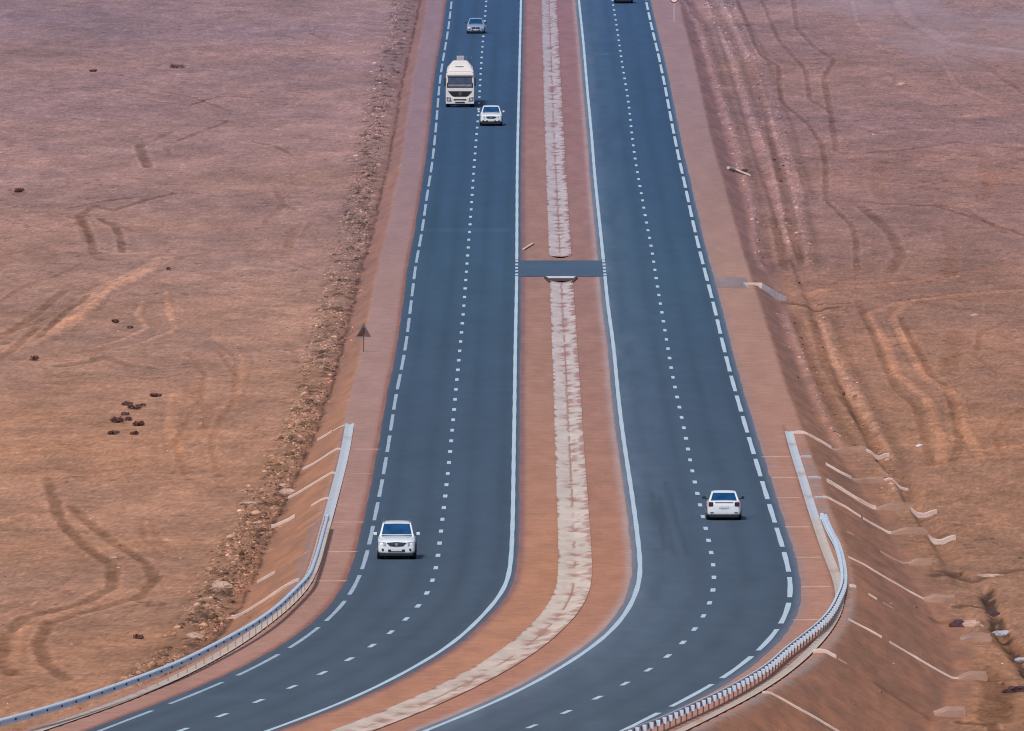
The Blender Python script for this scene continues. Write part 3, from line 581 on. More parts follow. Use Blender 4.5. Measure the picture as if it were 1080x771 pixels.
chute('short bright chute stub at the guardrail whose lower run is buried above the lowest apron', GRP_R, 688, [('channel',857,688,882,698.5,.9,.14,PC,0),('channel',884,699,893,704,.6,.05,AC,0),('apron',985,751,1018,752,2.4,.28,AC,.45)])
chute('nearest chute on the right slope, running off the bottom of the photo', GRP_R, 731, [('channel',804,731,900,778,.5,.08,PC,0)])
chute('short chute at the far end of the left channel, highest of the left row', GRP_L, 449, [('verge_channel',374,446,366,449,.7,.05,'white_conc',0),('channel',364,449,351,457,.5,.06,PC,0),('channel',350,457.5,334.5,466.4,.6,.12,PC,0)])
chute('unbroken left chute second from the far end of the left channel', GRP_L, 474, [('verge_channel',402,474,374,474,.6,.03,VC,0),('channel',361,473.7,319,497,.7,.11,PC,0)])
chute('longest unbroken left chute ending beside a pale boulder in the rubble', GRP_L, 499.5, [('verge_channel',398,499,368,499,.6,.02,VC,0),('channel',355.5,499.5,303.6,528,.7,.12,PC,0)])
chute('left chute broken in the middle, its lower half thick and pale', GRP_L, 526, [('channel',346.6,526,328,538.5,.6,.10,PC,0),('channel',311,549.5,286,563.4,.8,.15,PC,0)])
chute('faint left chute showing only scraps beside the start of the guardrail', GRP_L, 551, [('verge_channel',392,549,352,551,.6,.03,VC,0),('channel',333,551,322,558,.6,.07,AC,0),('channel',288,577.7,275,586.6,.6,.09,AC,0)])
chute('thin left chute in two pieces below the upper guardrail posts', GRP_L, 582, [('verge_channel',388,582,345,582,.6,.03,VC,0),('channel',325.7,582,304.7,594,.6,.09,AC,0),('channel',290,602,271,612,.7,.12,PC,0)])
chute('nearest left chute, one long pale run ending at a white stone', GRP_L, 613, [('verge_channel',372,613,332,613,.6,.03,VC,0),('channel',315,613,244,653,.7,.13,PC,0)])

# ------------------------------------------------------------------ guardrails
def rail(label, pts, dpx, side, step, height, y_to):
    """W-beam on posts. side=+1: beam on the +X side of the posts"""
    a = np.array(pts, float); X = px2X(a[:, 0], a[:, 1] + dpx); Y = row2Y(a[:, 1] + dpx); o = np.argsort(Y); f = pchip(Y[o], X[o])
    Yv = np.arange(Y.min() - y_to, Y.max(), .5); Xv = f(Yv); s = np.concatenate([[0], np.cumsum(np.hypot(np.diff(Xv), .5))])
    k = np.exp(-0.5 * (np.arange(-16, 17) * .5 / 3.5) ** 2); k /= k.sum(); xp = np.pad(Xv, 16, mode='reflect', reflect_type='odd'); Xv = np.convolve(xp, k, 'valid')
    base = (Xv[-1], Yv[-1], float(P(Yv[-1]))); t = empty('guardrail', base, 0, label, 'guardrail')
    prof = [(0,0),(.05,.03),(.09,.055),(.09,.095),(.02,.14),(.02,.17),(.09,.215),(.09,.255),(.055,.285),(-.03,.31)]
    prof2 = prof + [(x - .006, z) for x, z in prof[::-1]]
    rings = []; sg = side
    for i in range(0, len(Yv), 2):
        tx = np.interp(Yv[i] + .5, Yv, Xv) - np.interp(Yv[i] - .5, Yv, Xv); tx /= 1.0
        l = math.hypot(tx, 1); nx, ny = 1 / l * sg, -tx / l * sg; z = float(P(Yv[i])) + height - .31
        dr = 1.0 if i < len(Yv) - 24 else 1.0
        rings.append([(Xv[i] + nx * (u + .11) - base[0], Yv[i] + ny * (u + .11) - base[1], z + w - base[2]) for u, w in prof2])
    mb = MB(); mb.loft(rings); mb.build('w_beam', M['galv'], t)
    # end terminal, a folded fishtail plate
    r = rings[-1]; cx_ = sum(p[0] for p in r) / len(r); cz = sum(p[2] for p in r) / len(r); cy_ = r[0][1]
    mb = MB(); mb.cyl((cx_, cy_ + .02, cz - .16), (cx_, cy_ + .02, cz + .16), .09, 14); mb.build('end_terminal', M['galv'], t)
    n = 0; sq = s[-1] - .4
    pm = MB(); pm.box(-.022, .022, -.012, .012, -.75, height - .06); pm.box(-.024, -.016, -.022, .022, -.75, height - .061); pm.box(.016, .024, -.022, .022, -.75, height - .062)
    pm.box(.045, .115, -.05, .05, height - .26, height - .08)
    pme = pm.mesh('post'); pme.materials.append(M['post'])
    bk = MB(); bk.box(-.10, .055, -.09, .09, height - .27, height - .035); bme = bk.mesh('spacer_block', .01); bme.materials.append(M['galv'] if side < 0 else M['bolt'])
    if side > 0:
        bk = MB(); bk.cyl((.13, 0, height - .155), (.185, 0, height - .155), .055, 10); bme = bk.mesh('spacer_block'); bme.materials.append(M['bolt'])
    while sq > 0 and n < 100:
        yq = float(np.interp(sq, s, Yv)); xq = float(np.interp(yq, Yv, Xv)); tx = float(np.interp(yq + .5, Yv, Xv) - np.interp(yq - .5, Yv, Xv))
        o = bpy.data.objects.new('post', pme); COL.objects.link(o); o.parent = t
        o.location = (xq - base[0], yq - base[1], float(P(yq)) - base[2]); o.rotation_euler = (0, 0, -math.atan(tx) + (0 if side > 0 else math.pi)); n += 1; sq -= step
        q = bpy.data.objects.new('spacer_block', bme); COL.objects.link(q); q.parent = o
    return t
railL = [(342.5,543),(341,549),(337,563.5),(332.6,580),(328,594),(322.6,607),(314.5,616),(303.6,627),(291,639),(265,658),(230,678),(177,704),(124,724),(66,744),(0,763),(-30,771)]
railR = [(870,543),(872.6,550),(878.6,563),(882.6,570),(888.5,588),(891,602.6),(891,617),(886,630),(879,644),(870,655),(848,673.4),(831.8,686),(813,703),(788,719),(750,739),(723,751),(696.7,763),(680,769)]
rail('galvanised guardrail on the outer left bend, its ribbed face toward the road', railL, 15, 1, 4.0, .74, 30)
rail('galvanised guardrail on the outer right bend, seen from its post side', railR, 10, -1, 2.25, .56, 20)

# ------------------------------------------------------------------ rubble, boulders, bushes
ICO = None
def ico():
    bm = bmesh.new(); bmesh.ops.create_icosphere(bm, subdivisions=1, radius=1); V = np.array([v.co[:] for v in bm.verts]); Fc = [tuple(v.index for v in f.verts) for f in bm.faces]; bm.free(); return V, Fc
IV, IF = ico(); IFa = np.array(IF)
def scatter(name, X, Y, R, mat, label, cat):
    Z = H(X, Y); n = len(X); V = np.zeros((n, len(IV), 3)); 
    for k in range(n):
        s = R[k] * rng.uniform(.6, 1.3, 3) * np.array([1.1, 1.1, .75]); j = IV * (1 + rng.uniform(-.3, .3, (len(IV), 1))); a = rng.uniform(0, 6.28); c, sn = math.cos(a), math.sin(a)
        p = j * s; V[k] = np.stack([p[:, 0]*c - p[:, 1]*sn + X[k], p[:, 0]*sn + p[:, 1]*c + Y[k], p[:, 2] + Z[k] - R[k]*.08], -1)
    q = (IFa[None] + np.arange(n)[:, None, None] * len(IV)).reshape(-1, 3); V = V.reshape(-1, 3)
    me = bpy.data.meshes.new(name); me.vertices.add(len(V)); me.vertices.foreach_set('co', V.astype(np.float32).ravel()); me.loops.add(len(q)*3); me.polygons.add(len(q))
    me.loops.foreach_set('vertex_index', q.astype(np.int32).ravel()); me.polygons.foreach_set('loop_start', np.arange(0, len(q)*3, 3, dtype=np.int32)); me.update(calc_edges=True)
    c = soil_color(X, Y); c = c * .86 + c.mean(-1, keepdims=True) * .14; c = c * (1.04 + rng.normal(0, .17, (n, 1))).clip(.5, 1.5); c = np.repeat(alb(c.clip(0, 240))[:, None], len(IV), 1).reshape(-1, 3)
    at = me.color_attributes.new('rockcol', 'FLOAT_COLOR', 'POINT'); c4 = np.ones((len(c), 4), np.float32); c4[:, :3] = c; at.data.foreach_set('color', c4.ravel())
    return tag(link(name, me, M['rock_v']), label, cat, kind='stuff')
sl = [(424,-20),(413,0),(391,89),(378,164),(356,249),(333,329),(318,400),(305,448),(265,518),(221,602),(177,682),(120,725)]
sr = [(445,-20),(438,0),(426,40),(413,111),(400,164),(389,249),(378,311),(352,400),(334,448),(305,518),(262,616),(221,683),(150,722)]
n = 30000; t = rng.uniform(0, 1, n) ** .8; yy = -20 + t * 745; w = np.clip(rng.beta(1.1, 1.1, n) + rng.normal(0, .10, n), -.45, 1.25)
xl = np.interp(yy, [p[1] for p in sl], [p[0] for p in sl]); xr = np.interp(yy, [p[1] for p in sr], [p[0] for p in sr])
clump = vn(w * 4, yy / 9, 601); keep = clump > .30
X_, Y_ = unproj((xl + (xr - xl) * w)[keep], yy[keep]); R_ = rng.gamma(1.3, .033, len(X_)).clip(.022, .26)
scatter('rubble', X_, Y_, R_, M['rock'], 'band of loose broken rock along the foot of the left embankment', 'rubble')
# scattered small stones on the plains
n = 2600; px_ = rng.uniform(-20, 1100, n); py_ = rng.uniform(-10, 775, n)
X_, Y_ = unproj(px_, py_); ok = (X_ < crestL(Y_) - 1.5) | (X_ > crestR(Y_) + 1.5); ok &= vn(X_ / 7, Y_ / 40, 611) > .35
X_, Y_ = X_[ok], Y_[ok]; scatter('scattered_stones', X_, Y_, rng.gamma(1.6, .03, len(X_)).clip(.03, .2), M['rock'], 'small stones strewn over the desert plain', 'stones')
# ridge clods
pts = []
for poly, w_, h_ in RIDGE:
    poly = np.array(poly); 
    for (x0, y0), (x1, y1) in zip(poly[:-1], poly[1:]):
        m = int(abs(y1 - y0) * 1.3); tt = rng.uniform(0, 1, m); pts.append(np.stack([x0 + (x1-x0)*tt + rng.normal(0, .35, m), y0 + (y1-y0)*tt], -1))
pts = np.concatenate(pts); scatter('loose_clods', pts[:, 0], pts[:, 1], rng.gamma(2, .028, len(pts)).clip(.03, .18), M['rock'], 'loose clods along the graded soil ridges right of the road', 'clods')

def rock_thing(px, py, r, label, mat='boulder', sx=1.4, sz=.7, seed=0, group=None):
    x, y = upoly([(px, py)])[0]; bm = bmesh.new(); bmesh.ops.create_icosphere(bm, subdivisions=3, radius=1); rr = random.Random(seed)
    o3 = Vector((rr.uniform(0, 99), rr.uniform(0, 99), 3))
    from mathutils import noise
    for v in bm.verts:
        q = v.co.copy(); d = 1 + .35 * noise.noise(q * 1.3 + o3) + .15 * noise.noise(q * 3.1 + o3); c = Vector([round(q[k] * 2.2) / 2.2 for k in range(3)]); q = q.lerp(c, .35) * d
        v.co = (q.x * r * sx, q.y * r, max(q.z, -.4) * r * sz)
    me = bpy.data.meshes.new('boulder'); bm.to_mesh(me); bm.free()
    o = link('boulder', me, M[mat]); o.location = (x, y, Hs(x, y) + r * .15); return tag(o, label, 'boulder', group)
rock_thing(304, 523, .34, 'pale boulder at the foot of the longest unbroken left chute', seed=1)
rock_thing(299, 517, .22, 'small pale rock just above the boulder at the left chute foot', seed=2)
rock_thing(232, 624, .42, 'rounded pinkish boulder in the rubble left of the nearest left chute', seed=3, sx=1.2)
rock_thing(246, 655, .26, 'white stone at the lower end of the nearest left chute', seed=4)
rock_thing(206, 677, .30, 'flat pale boulder low in the rubble above the left guardrail', seed=5)
rock_thing(262, 534, .22, 'broad pale slab in the left edge of the rubble', seed=6, sx=2.0, sz=.5)
0 and rock_thing(265, 452, .32, 'pale boulder at the rubble margin level with the far end of the left channel', seed=7)
rock_thing(120, 590, .16, 'lone whitish stone on the plain beside the looping wheel tracks', seed=8)
rock_thing(1023, 661, .40, 'whitish rock lying between the pale aprons on the right slope', seed=9, sx=1.5)
rock_thing(1013, 661, .36, 'dark rock touching the whitish rock on the right slope', 'dark_rock_shade', seed=10, sx=1.6)
rock_thing(1047, 645, .30, 'dark rock at the head of the wet gully on the right', 'dark_rock_shade', seed=11, sx=1.6)
rock_thing(1057, 665, .32, 'grey broken slab in the middle of the wet gully', 'grey_conc', seed=12, sx=1.6)
rock_thing(1079, 693, .26, 'pale slab at the photo edge in the wet gully', 'grey_conc', seed=13, sx=1.5)
rock_thing(1072, 730, .34, 'bluish dark rock below the wet gully', 'dark_rock_shade', seed=14, sx=1.7)
rock_thing(970, 471, .14, 'tiny white stone beside the light wheel tracks on the right plain', 'sign_white', seed=15)
rock_thing(1028, 333, .20, 'tiny pale stone far out on the right plain', seed=16)
rock_thing(950, 90, .34, 'pinkish boulder on the far right plain', seed=17)
rock_thing(1044, 606, .30, 'flat white stone at the start of the ground crack on the right', seed=18, sx=2.2, sz=.4)

def bush(px, py, r, label, group='dry dark bushes on the left plain', h=None, seed=0, n=420, sx=1.0):
    x, y = upoly([(px, py)])[0]; rr = random.Random(seed); r *= .85; t = empty('desert_bush', (x, y, Hs(x, y)), 0, label, 'bush', group); h = h or r * .9
    mb = MB()
    for k in range(9):
        a = rr.uniform(0, 6.28); e = rr.uniform(.3, 1.0); q = Vector((math.cos(a)*r*.7*e*sx, math.sin(a)*r*.7*e, h * rr.uniform(.5, .9))); mb.cyl((0, 0, -.03), q, .018, 5, .006)
    mb.build('stem', M['rust'], t)
    mb = MB(); lobes = [(rr.uniform(-.5, .5)*r*sx, rr.uniform(-.5, .5)*r, rr.uniform(.3, .6)*h, rr.uniform(.35, .6)) for _ in range(5)]
    for k in range(n):
        c = rr.choice(lobes); d = Vector((rr.gauss(0, 1), rr.gauss(0, 1), rr.gauss(0, .8))).normalized() * c[3] * rr.uniform(.4, 1.0)
        p = Vector((c[0] + d.x*r*sx, c[1] + d.y*r, max(.02, c[2] + d.z*h))); u = Vector((rr.gauss(0,1), rr.gauss(0,1), rr.gauss(0,1))).normalized(); v = u.orthogonal().normalized(); s = rr.uniform(.03, .07)
        mb.quad(p - u*s - v*s*.5, p + u*s - v*s*.5, p + u*s*.6 + v*s*.5, p - u*s*.6 + v*s*.5)
    mb.build('foliage', M['bush'], t); return t
for i, (px, py, r, sx, lb) in enumerate([
 (37,380,.42,1.1,'round dark bush at the left edge beside the pale wheel track'),(121,341,.35,1.2,'dark bush with grey top above the low earth mound'),(138,346,.22,1.3,'tiny bush just right of the grey topped bush'),
 (165,419,.30,1.6,'small flat bush above and right of the bush cluster'),(134,427,.34,1.6,'uppermost bush of the cluster on the left plain'),(142,432,.40,1.5,'wide bush second from the top of the cluster'),
 (132,438,.28,1.3,'small middle bush on the left of the cluster'),(124,446,.45,1.6,'long low bush at the left end of the cluster'),(137,443,.30,1.5,'flat bush in the centre of the cluster'),
 (146,450,.44,1.2,'darkest round bush at the lower right of the cluster'),(120,458,.30,1.7,'thin low bush at the lower left below the cluster'),(141,458,.26,1.5,'faint bush at the foot of the cluster'),
 (151,428,.24,1.4,'small bush at the upper right of the cluster'),
 (187,72,.55,2.2,'dark flat bush alone on the far left plain'),(98,76,.36,1.4,'small distant bush left of the dark flat bush'),(20,203,.50,1.4,'dark bush near the left photo edge on the stony ground'),
 (178,284,.22,1.1,'single tiny bush on the pale middle plain'),(146,674,.26,1.2,'lone low bush above the left guardrail near the bottom'),(785,152+31,.35,1.3,'dark bush beside the driftwood on the right slope')]):
    bush(px, py, r, lb, seed=40 + i, sx=sx, group=None if px > 700 else 'dry dark bushes on the left plain')

# ------------------------------------------------------------------ signs
def at_road(px, py): X = float(px2X(px, py)); Y = float(row2Y(py)); return X, Y
def tri_sign():
    x, y = upoly([(383.4, 371)])[0]; z = Hs(x, y); t = empty('triangular_sign', (x, y, z), .1, 'triangular road sign seen from its dark brown back beside the left verge', 'road sign')
    MB().cyl((0, 0, -.2), (0, 0, 1.78), .035, 10).build('post', M['sign_back'], t)
    s = .47; zb = .93; ht = .80
    tri = [(-s, zb), (s, zb), (s*.08, zb+ht), (-s*.08, zb+ht)]
    mb = MB(); mb.loft([[(a, -.045 + .0, b) for a, b in tri], [(a, -.06, b) for a, b in tri]]); mb.build('sign_plate', M['sign_back'], t)
    rim = [(-s-.02, zb-.02), (s+.02, zb-.02), (0, zb+ht+.04)]; inn = [(-s+.06, zb+.04), (s-.06, zb+.04), (0, zb+ht-.09)]
    mb = MB(); mb.add([(a, -.068, b) for a, b in rim + inn] + [(a, -.05, b) for a, b in rim], [(0,1,4,3),(1,2,5,4),(2,0,3,5),(0,6,7,1),(1,7,8,2),(2,8,6,0)]); mb.build('folded_rim', M['grey_trim'], t)
    MB().add([(-.40, -.064, zb+.05), (-.02, -.064, zb+.05), (.10, -.064, zb+.30), (.02, -.064, zb+.62)], [(0,1,2,3)]).build('rust_stain', M['rust'], t)
    for zz in (zb + .15, zb + .5): MB().box(-.09, .09, -.062, -.036, zz, zz + .04).build('clamp', M['rust'], t)
tri_sign()
def round_sign():
    x, y = upoly([(711, 22)])[0]; z = Hs(x, y); t = empty('round_sign', (x, y, z), 0, 'round white road sign with red rim on the right verge at the top edge', 'road sign')
    MB().cyl((0, 0, -.2), (0, 0, 2.5), .03, 10).build('post', M['galv'], t)
    def disc(r0, r1, yy, n=40):
        mb = MB(); V = []; Fc = []
        for k in range(n):
            a = 2*math.pi*k/n; V += [(math.cos(a)*r0, yy, 2.2 + math.sin(a)*r0), (math.cos(a)*r1, yy, 2.2 + math.sin(a)*r1)]
        for k in range(n): Fc.append((2*k, 2*k+1, (2*k+3) % (2*n), (2*k+2) % (2*n)))
        mb.add(V, Fc); return mb
    MB().cyl((0, -.04, 2.2), (0, -.06, 2.2), .44, 40).build('sign_plate', M['sign_white'], t)
    disc(.33, .435, -.064).build('red_rim', M['sign_red'], t)
    MB().box(-.2, .2, -.036, -.028, 2.0, 2.05).build('clamp', M['galv'], t)
round_sign()

# ------------------------------------------------------------------ culvert heads, debris
def headwall():
    x0, y0 = at_road(576, 293.5); x1, _ = at_road(607, 293.5); xm = (x0 + x1) / 2; z = float(P(y0)); t = empty('culvert_headwall', (xm, y0, z), 0, 'low whitewashed headwall over a dark pipe mouth beside the median crossover', 'headwall'); h = (x1 - x0) / 2
    MB().box(-h, h, -.18, .18, -.02, .13).build('coping', M['white_conc'], t, .02)
    MB().box(-h + .02, -.45, -.15, .15, -.55, -.02).build('wall_side', M['apron_conc'], t); MB().box(.45, h - .02, -.15, .15, -.55, -.02).build('wall_side', M['apron_conc'], t)
    MB().box(-.45, .45, .0, .12, -.55, -.02).build('pipe_mouth', M['black'], t)
    MB().box(-h-.15, h+.15, -3.2, -.2, -.45, .035).build('sill', M['dark_rock_shade'], t) if False else None
    mb = MB(); mb.add([(-.95, -.16, .02), (.95, -.16, .02), (.6, -5.0, .05), (-.6, -5.0, .05)], [(0, 1, 2, 3)]); mb.build('inlet_shade_strip', M['dark_rock_shade'], t)  # dark sheet that paints the shadow strip below the coping
    for sg in (-1, 1):
        MB().hexa([(sg*.95, -.16, -.3), (sg*1.15, -.16, -.3), (sg*.85, -7, -.3), (sg*.65, -7, -.3), (sg*.95, -.16, .12), (sg*1.15, -.16, .12), (sg*.85, -7, .07), (sg*.65, -7, .07)]).build('wing_wall', M['dark_rock_shade'], t)
headwall()
def culvert():
    a = upoly([(788, 300)])[0]; b = upoly([(824, 309)])[0]; z = float(P(a[1])); t = empty('culvert_outlet', (a[0], a[1], z), 0, 'pale concrete culvert outlet with slanting wing wall on the right verge edge', 'culvert')
    L_ = (b[0] - a[0])
    MB().box(-.25, 1.0, -.15, .15, -1.1, .12).build('headwall', M['pale_conc'], t, .02)
    MB().hexa([(1.0, -.12, -1.3), (1.0, .12, -1.3), (L_+.2, -6, -1.5), (L_+.2, -6.4, -1.5), (1.0, -.12, .10), (1.0, .12, .10), (L_+.2, -6, -.62), (L_+.2, -6.4, -.62)]).build('wing_wall', M['grey_conc'], t)
    MB().hexa([(-.2, -.16, -1.3), (.0, -.16, -1.3), (.2, -9, -1.5), (.0, -9, -1.5), (-.2, -.16, .08), (.0, -.16, .08), (.2, -9, -.05), (.0, -9, -.05)]).build('wing_wall', M['grey_conc'], t)
    MB().cyl((.55, -.14, -.45), (.55, -.17, -.45), .38, 24).build('pipe_mouth', M['black'], t)
culvert()
yy0 = float(row2Y(303)); yy1 = float(row2Y(293))
ribbon('verge_patch', lambda Y: fRO(Y) + .5, lambda Y: fRO(Y) + 2.7, 12, yy0, yy1, 1.5, .018, lambda X, Y: np.array([143, 125, 127]) * (1 + .08 * fbm(X / .6, Y / 5, 3, 707))[..., None], M['concrete'], 'conc')
def plank():
    a = upoly([(552, 264)])[0]; b = upoly([(562.5, 257.5)])[0]; d = Vector((b[0]-a[0], b[1]-a[1], 0)); z = Hs(*a); rz = math.atan2(d.y, d.x)
    o = MB().box(0, d.length*.98, -.09, .09, .0, .06).build('plank', M['plank'], None, .008); o.location = (a[0], a[1], z + .05); o.rotation_euler = (0, -math.atan2(float(P(b[1])-P(a[1])), d.length), rz); o.data.transform(Matrix.Scale(1, 4))
    tag(o, 'pale wooden plank lying slantwise in the median just beyond the crossover', 'plank')
plank()
def driftwood():
    pts = upoly([(768,179),(776,181),(784,186),(791,187.5)]); b = pts[0]; z0 = Hs(*b); mb = MB()
    q = [Vector((p[0]-b[0], p[1]-b[1], Hs(*p)-z0 + .15)) for p in pts]
    for k in range(3): mb.cyl(q[k], q[k+1], .13 - .02*k, 10, .11 - .02*k)
    o = mb.build('driftwood', M['pale_conc']); o.location = (b[0], b[1], z0); tag(o, 'pale and dark debris pole lying across the far right embankment', 'debris')
driftwood()

# ------------------------------------------------------------------ vehicles (local -Y is the front, wheels on z=0)
def body_mesh(st, name, subs=2):
    """st: (y, halfwidth, z0, zmid, z1, crown)"""
    rings = []
    for y, w, z0, zm, z1, cr in st:
        half = [(w*.55, z0), (w*.93, z0+.01), (w, z0+.10), (w*1.0, zm), (w*.985, z1-.10), (w*.93, z1-.02), (w*.6, z1+cr*.6)]
        rings.append([(0, y, z0)] + [(x, y, z) for x, z in half] + [(0, y, z1+cr)] + [(-x, y, z) for x, z in half[::-1]])
    mb = MB(); mb.loft(rings); me = mb.mesh(name)
    return me
def smooth_obj(o, lv=2):
    md = o.modifiers.new('subd', 'SUBSURF'); md.levels = lv; md.render_levels = lv
    o.data.polygons.foreach_set('use_smooth', [True]*len(o.data.polygons)); return o
def patch(p00, p10, p11, p01, u0, u1, v0, v1, off, nu=4, nv=3):
    P4 = [Vector(p) for p in (p00, p10, p11, p01)]; n = (P4[1]-P4[0]).cross(P4[3]-P4[0]).normalized() * off; V = []
    f = lambda u, v: (P4[0]*(1-u)+P4[1]*u)*(1-v) + (P4[3]*(1-u)+P4[2]*u)*v + n
    for j in range(nv+1):
        for i in range(nu+1): V.append(f(u0+(u1-u0)*i/nu, v0+(v1-v0)*j/nv))
    return V, [(j*(nu+1)+i, j*(nu+1)+i+1, (j+1)*(nu+1)+i+1, (j+1)*(nu+1)+i) for j in range(nv) for i in range(nu)]
def wheel(t, x, y, r, w=.22):
    s = 1 if x > 0 else -1
    o = MB().cyl((x - s*w, y, r), (x, y, r), r, 28).build('wheel', M['tyre'], t, .02)
    MB().cyl((x - s*.03, y, r), (x + s*.008, y, r), r*.62, 24).build('rim', M['rim'], o)
    mb = MB(); 
    for k in range(5):
        a = 2*math.pi*k/5; mb.box(0, .01, -.03, .03, .06, r*.56); 
        for i in range(8):
            vx, vy, vz = mb.v[-8+i]; mb.v[-8+i] = (x + s*(.008 + vx), y + vy*math.cos(a) - vz*math.sin(a), r + vy*math.sin(a) + vz*math.cos(a))
    mb.build('spokes', M['grey_trim'], o)
def make_car(px, py, head, paint, kind, label, dirx):
    """head=-1 faces the camera (-Y), +1 drives away"""
    X, Y = at_road(px, py); fl = {'L': fLC, 'R': fRC}[dirx]; tx = float(fl(Y + 3) - fl(Y - 3)) / 6; rz = -math.atan(tx) + (0 if head < 0 else math.pi)
    sl_ = float(P(Y + 3) - P(Y - 3)) / 6
    suv = kind != 'sedan'
    W = {'suv': .91, 'crossover': .93, 'sedan': .86}[kind]; L_ = {'suv': 4.55, 'crossover': 4.35, 'sedan': 4.35}[kind]; r = .36 if suv else .31
    t = empty('parked_car' if False else 'car', (X, Y, float(P(Y)) + .016), rz, label, 'car', None)
    t.rotation_euler = (math.atan(sl_) * (1 if head < 0 else -1), 0, rz)
    hL = L_ / 2; ch = .27 if suv else .20; hood = 1.02 if suv else .84; belt = 1.08 if suv else .93; roof = {'suv': 1.72, 'crossover': 1.64, 'sedan': 1.43}[kind]
    st = [(-hL, W*.80, ch+.06, .5, hood-.26, .0), (-hL+.06, W*.93, ch, .55, hood-.16, .01), (-hL+.35, W*.985, ch-.02, .6, hood-.06, .03), (-hL+1.05, W, ch-.02, .62, hood+.02, .05), (-hL+1.35, W, ch-.02, .65, belt, .02),
          (0, W, ch-.02, .65, belt, .02)]
    if kind == 'sedan': st += [(hL-.95, W, ch-.02, .65, belt+.03, .02), (hL-.35, W*.985, ch, .62, belt+.05, .02), (hL-.07, W*.94, ch+.02, .6, belt+.02, .0), (hL, W*.84, ch+.12, .55, belt-.12, 0)]
    else: st += [(hL-.35, W, ch, .65, belt+.02, .02), (hL-.06, W*.95, ch+.04, .6, belt-.01, 0), (hL, W*.85, ch+.14, .55, belt-.14, 0)]
    body = smooth_obj(link('body', body_mesh(st, 'body'), M[paint], t), 2)
    # cabin
    zb = belt - .05; wb = W*.915; wt = W*(.74 if suv else .70); yf0 = -hL+1.22; yf1 = -hL+(1.85 if suv else 2.0); yr1, yr0 = (hL-.55, hL-.12) if suv else (hL-1.35, hL-.62)
    if kind == 'crossover': wt = W*.72; yr1 = hL-.75
    zr = roof - .05
    B = [(-wb, yf0, zb), (wb, yf0, zb), (wb, yr0, zb), (-wb, yr0, zb)]; Tt = [(-wt, yf1, zr), (wt, yf1, zr), (wt, yr1, zr), (-wt, yr1, zr)]
    mb = MB(); mb.hexa(B + Tt); cab = mb.build('cabin_pillars', M[paint], t, .035)
    mb = MB(); rr = []
    for yy_, ins, z in ((yf1-.05, .12, zr-.01), (yf1+.12, .02, zr+.035), ((yf1+yr1)/2, 0, roof), (yr1-.12, .02, zr+.035), (yr1+.06, .12, zr-.01)):
        w_ = wt + .015 - ins*.4; rr.append([(-w_, yy_, zr-.02), (-w_*.86, yy_, z-.006), (0, yy_, z+.012), (w_*.86, yy_, z-.006), (w_, yy_, zr-.02), (0, yy_, zr-.03)])
    mb.loft(rr); ro = smooth_obj(mb.build('roof', M[paint], t), 2)
    mb = MB(); mb.add(*patch(B[0], B[1], Tt[1], Tt[0], .055, .945, .17, .93, .012)); mb.build('windshield', M['glass'], t)
    if head < 0 or True:
        MB().box(-wb*.86, wb*.86, yf0-.03, yf0+.05, zb+.035, zb+.075).build('cowl', M['black'], t)
    mb = MB(); mb.add(*patch(B[2], B[3], Tt[3], Tt[2], .07, .93, .24 if suv else .14, .88, .012)); mb.build('rear_window', M['glass'], t)
    for a, b_, c, d in ((B[1], B[2], Tt[2], Tt[1]), (B[3], B[0], Tt[0], Tt[3])):
        mid = .47
        for u0, u1 in ((.12, mid), (mid+.04, .86)):
            if a is B[3]: u0, u1 = 1-u1, 1-u0
            mb = MB(); mb.add(*patch(a, b_, c, d, u0, u1, .16, .88, .012)); mb.build('side_window', M['glass'], t)
    # lights, grille, bumper
    yF = -hL
    for s in (-1, 1):
        V = [(s*W*.56, yF-.02, hood-.20), (s*W*.95, yF+.12, hood-.17), (s*W*.95, yF+.12, hood-.31), (s*W*.60, yF-.03, hood-.36)]
        mb = MB(); mb.add(V + [(x, y+.1, z) for x, y, z in V], [(0,1,2,3),(4,7,6,5),(0,4,5,1),(1,5,6,2),(2,6,7,3),(3,7,4,0)]); mb.build('headlight', M['lamp'] , t)
        mb = MB(); mb.cyl((s*W*.72, yF-.012, ch+.20), (s*W*.72, yF+.14, ch+.20), .055, 16); mb.build('fog_lamp', M['black'], t)
    g = [(-W*.50, yF-.015, hood-.20), (W*.50, yF-.015, hood-.20), (W*.40, yF-.025, hood-.36), (-W*.40, yF-.025, hood-.36)]
    g = [(-W*.52, yF-.015, hood-.22), (0, yF-.03, hood-.19), (W*.52, yF-.015, hood-.22), (W*.34, yF-.025, hood-.37), (0, yF-.03, hood-.40), (-W*.34, yF-.025, hood-.37)]
    mb = MB(); mb.loft([[(x, y, z) for x, y, z in g], [(x, y+.15, z) for x, y, z in g]]); gr = mb.build('grille', M['black'], t)
    MB().cyl((0, yF-.045, hood-.29), (0, yF-.02, hood-.29), .075, 20).build('emblem', M['chrome'], gr)
    for k in range(2): MB().box(-W*.40, W*.40, yF-.04, yF-.02, hood-.262-.05*k, hood-.252-.05*k).build('grille_bar', M['grey_trim'], gr)
    MB().box(-W*.44, W*.44, yF-.03, yF+.1, ch+.10, ch+.21).build('lower_intake', M['black'], t, .02)
    MB().box(-.26, .26, yF-.045, yF-.028, ch+.13, ch+.235).build('number_plate', M['plate'], t)
    MB().box(-W*.88, W*.88, yF+(-.02 if kind == 'crossover' else .06), yF+.5, ch-.10, ch+(.15 if kind == 'crossover' else .03)).build('skid_plate', M['black'], t, .02)
    MB().box(-W*.82, W*.82, -hL+.5, hL-.25, .12, ch+.05).build('underbody', M['black'], t)
    # rear
    yR = hL
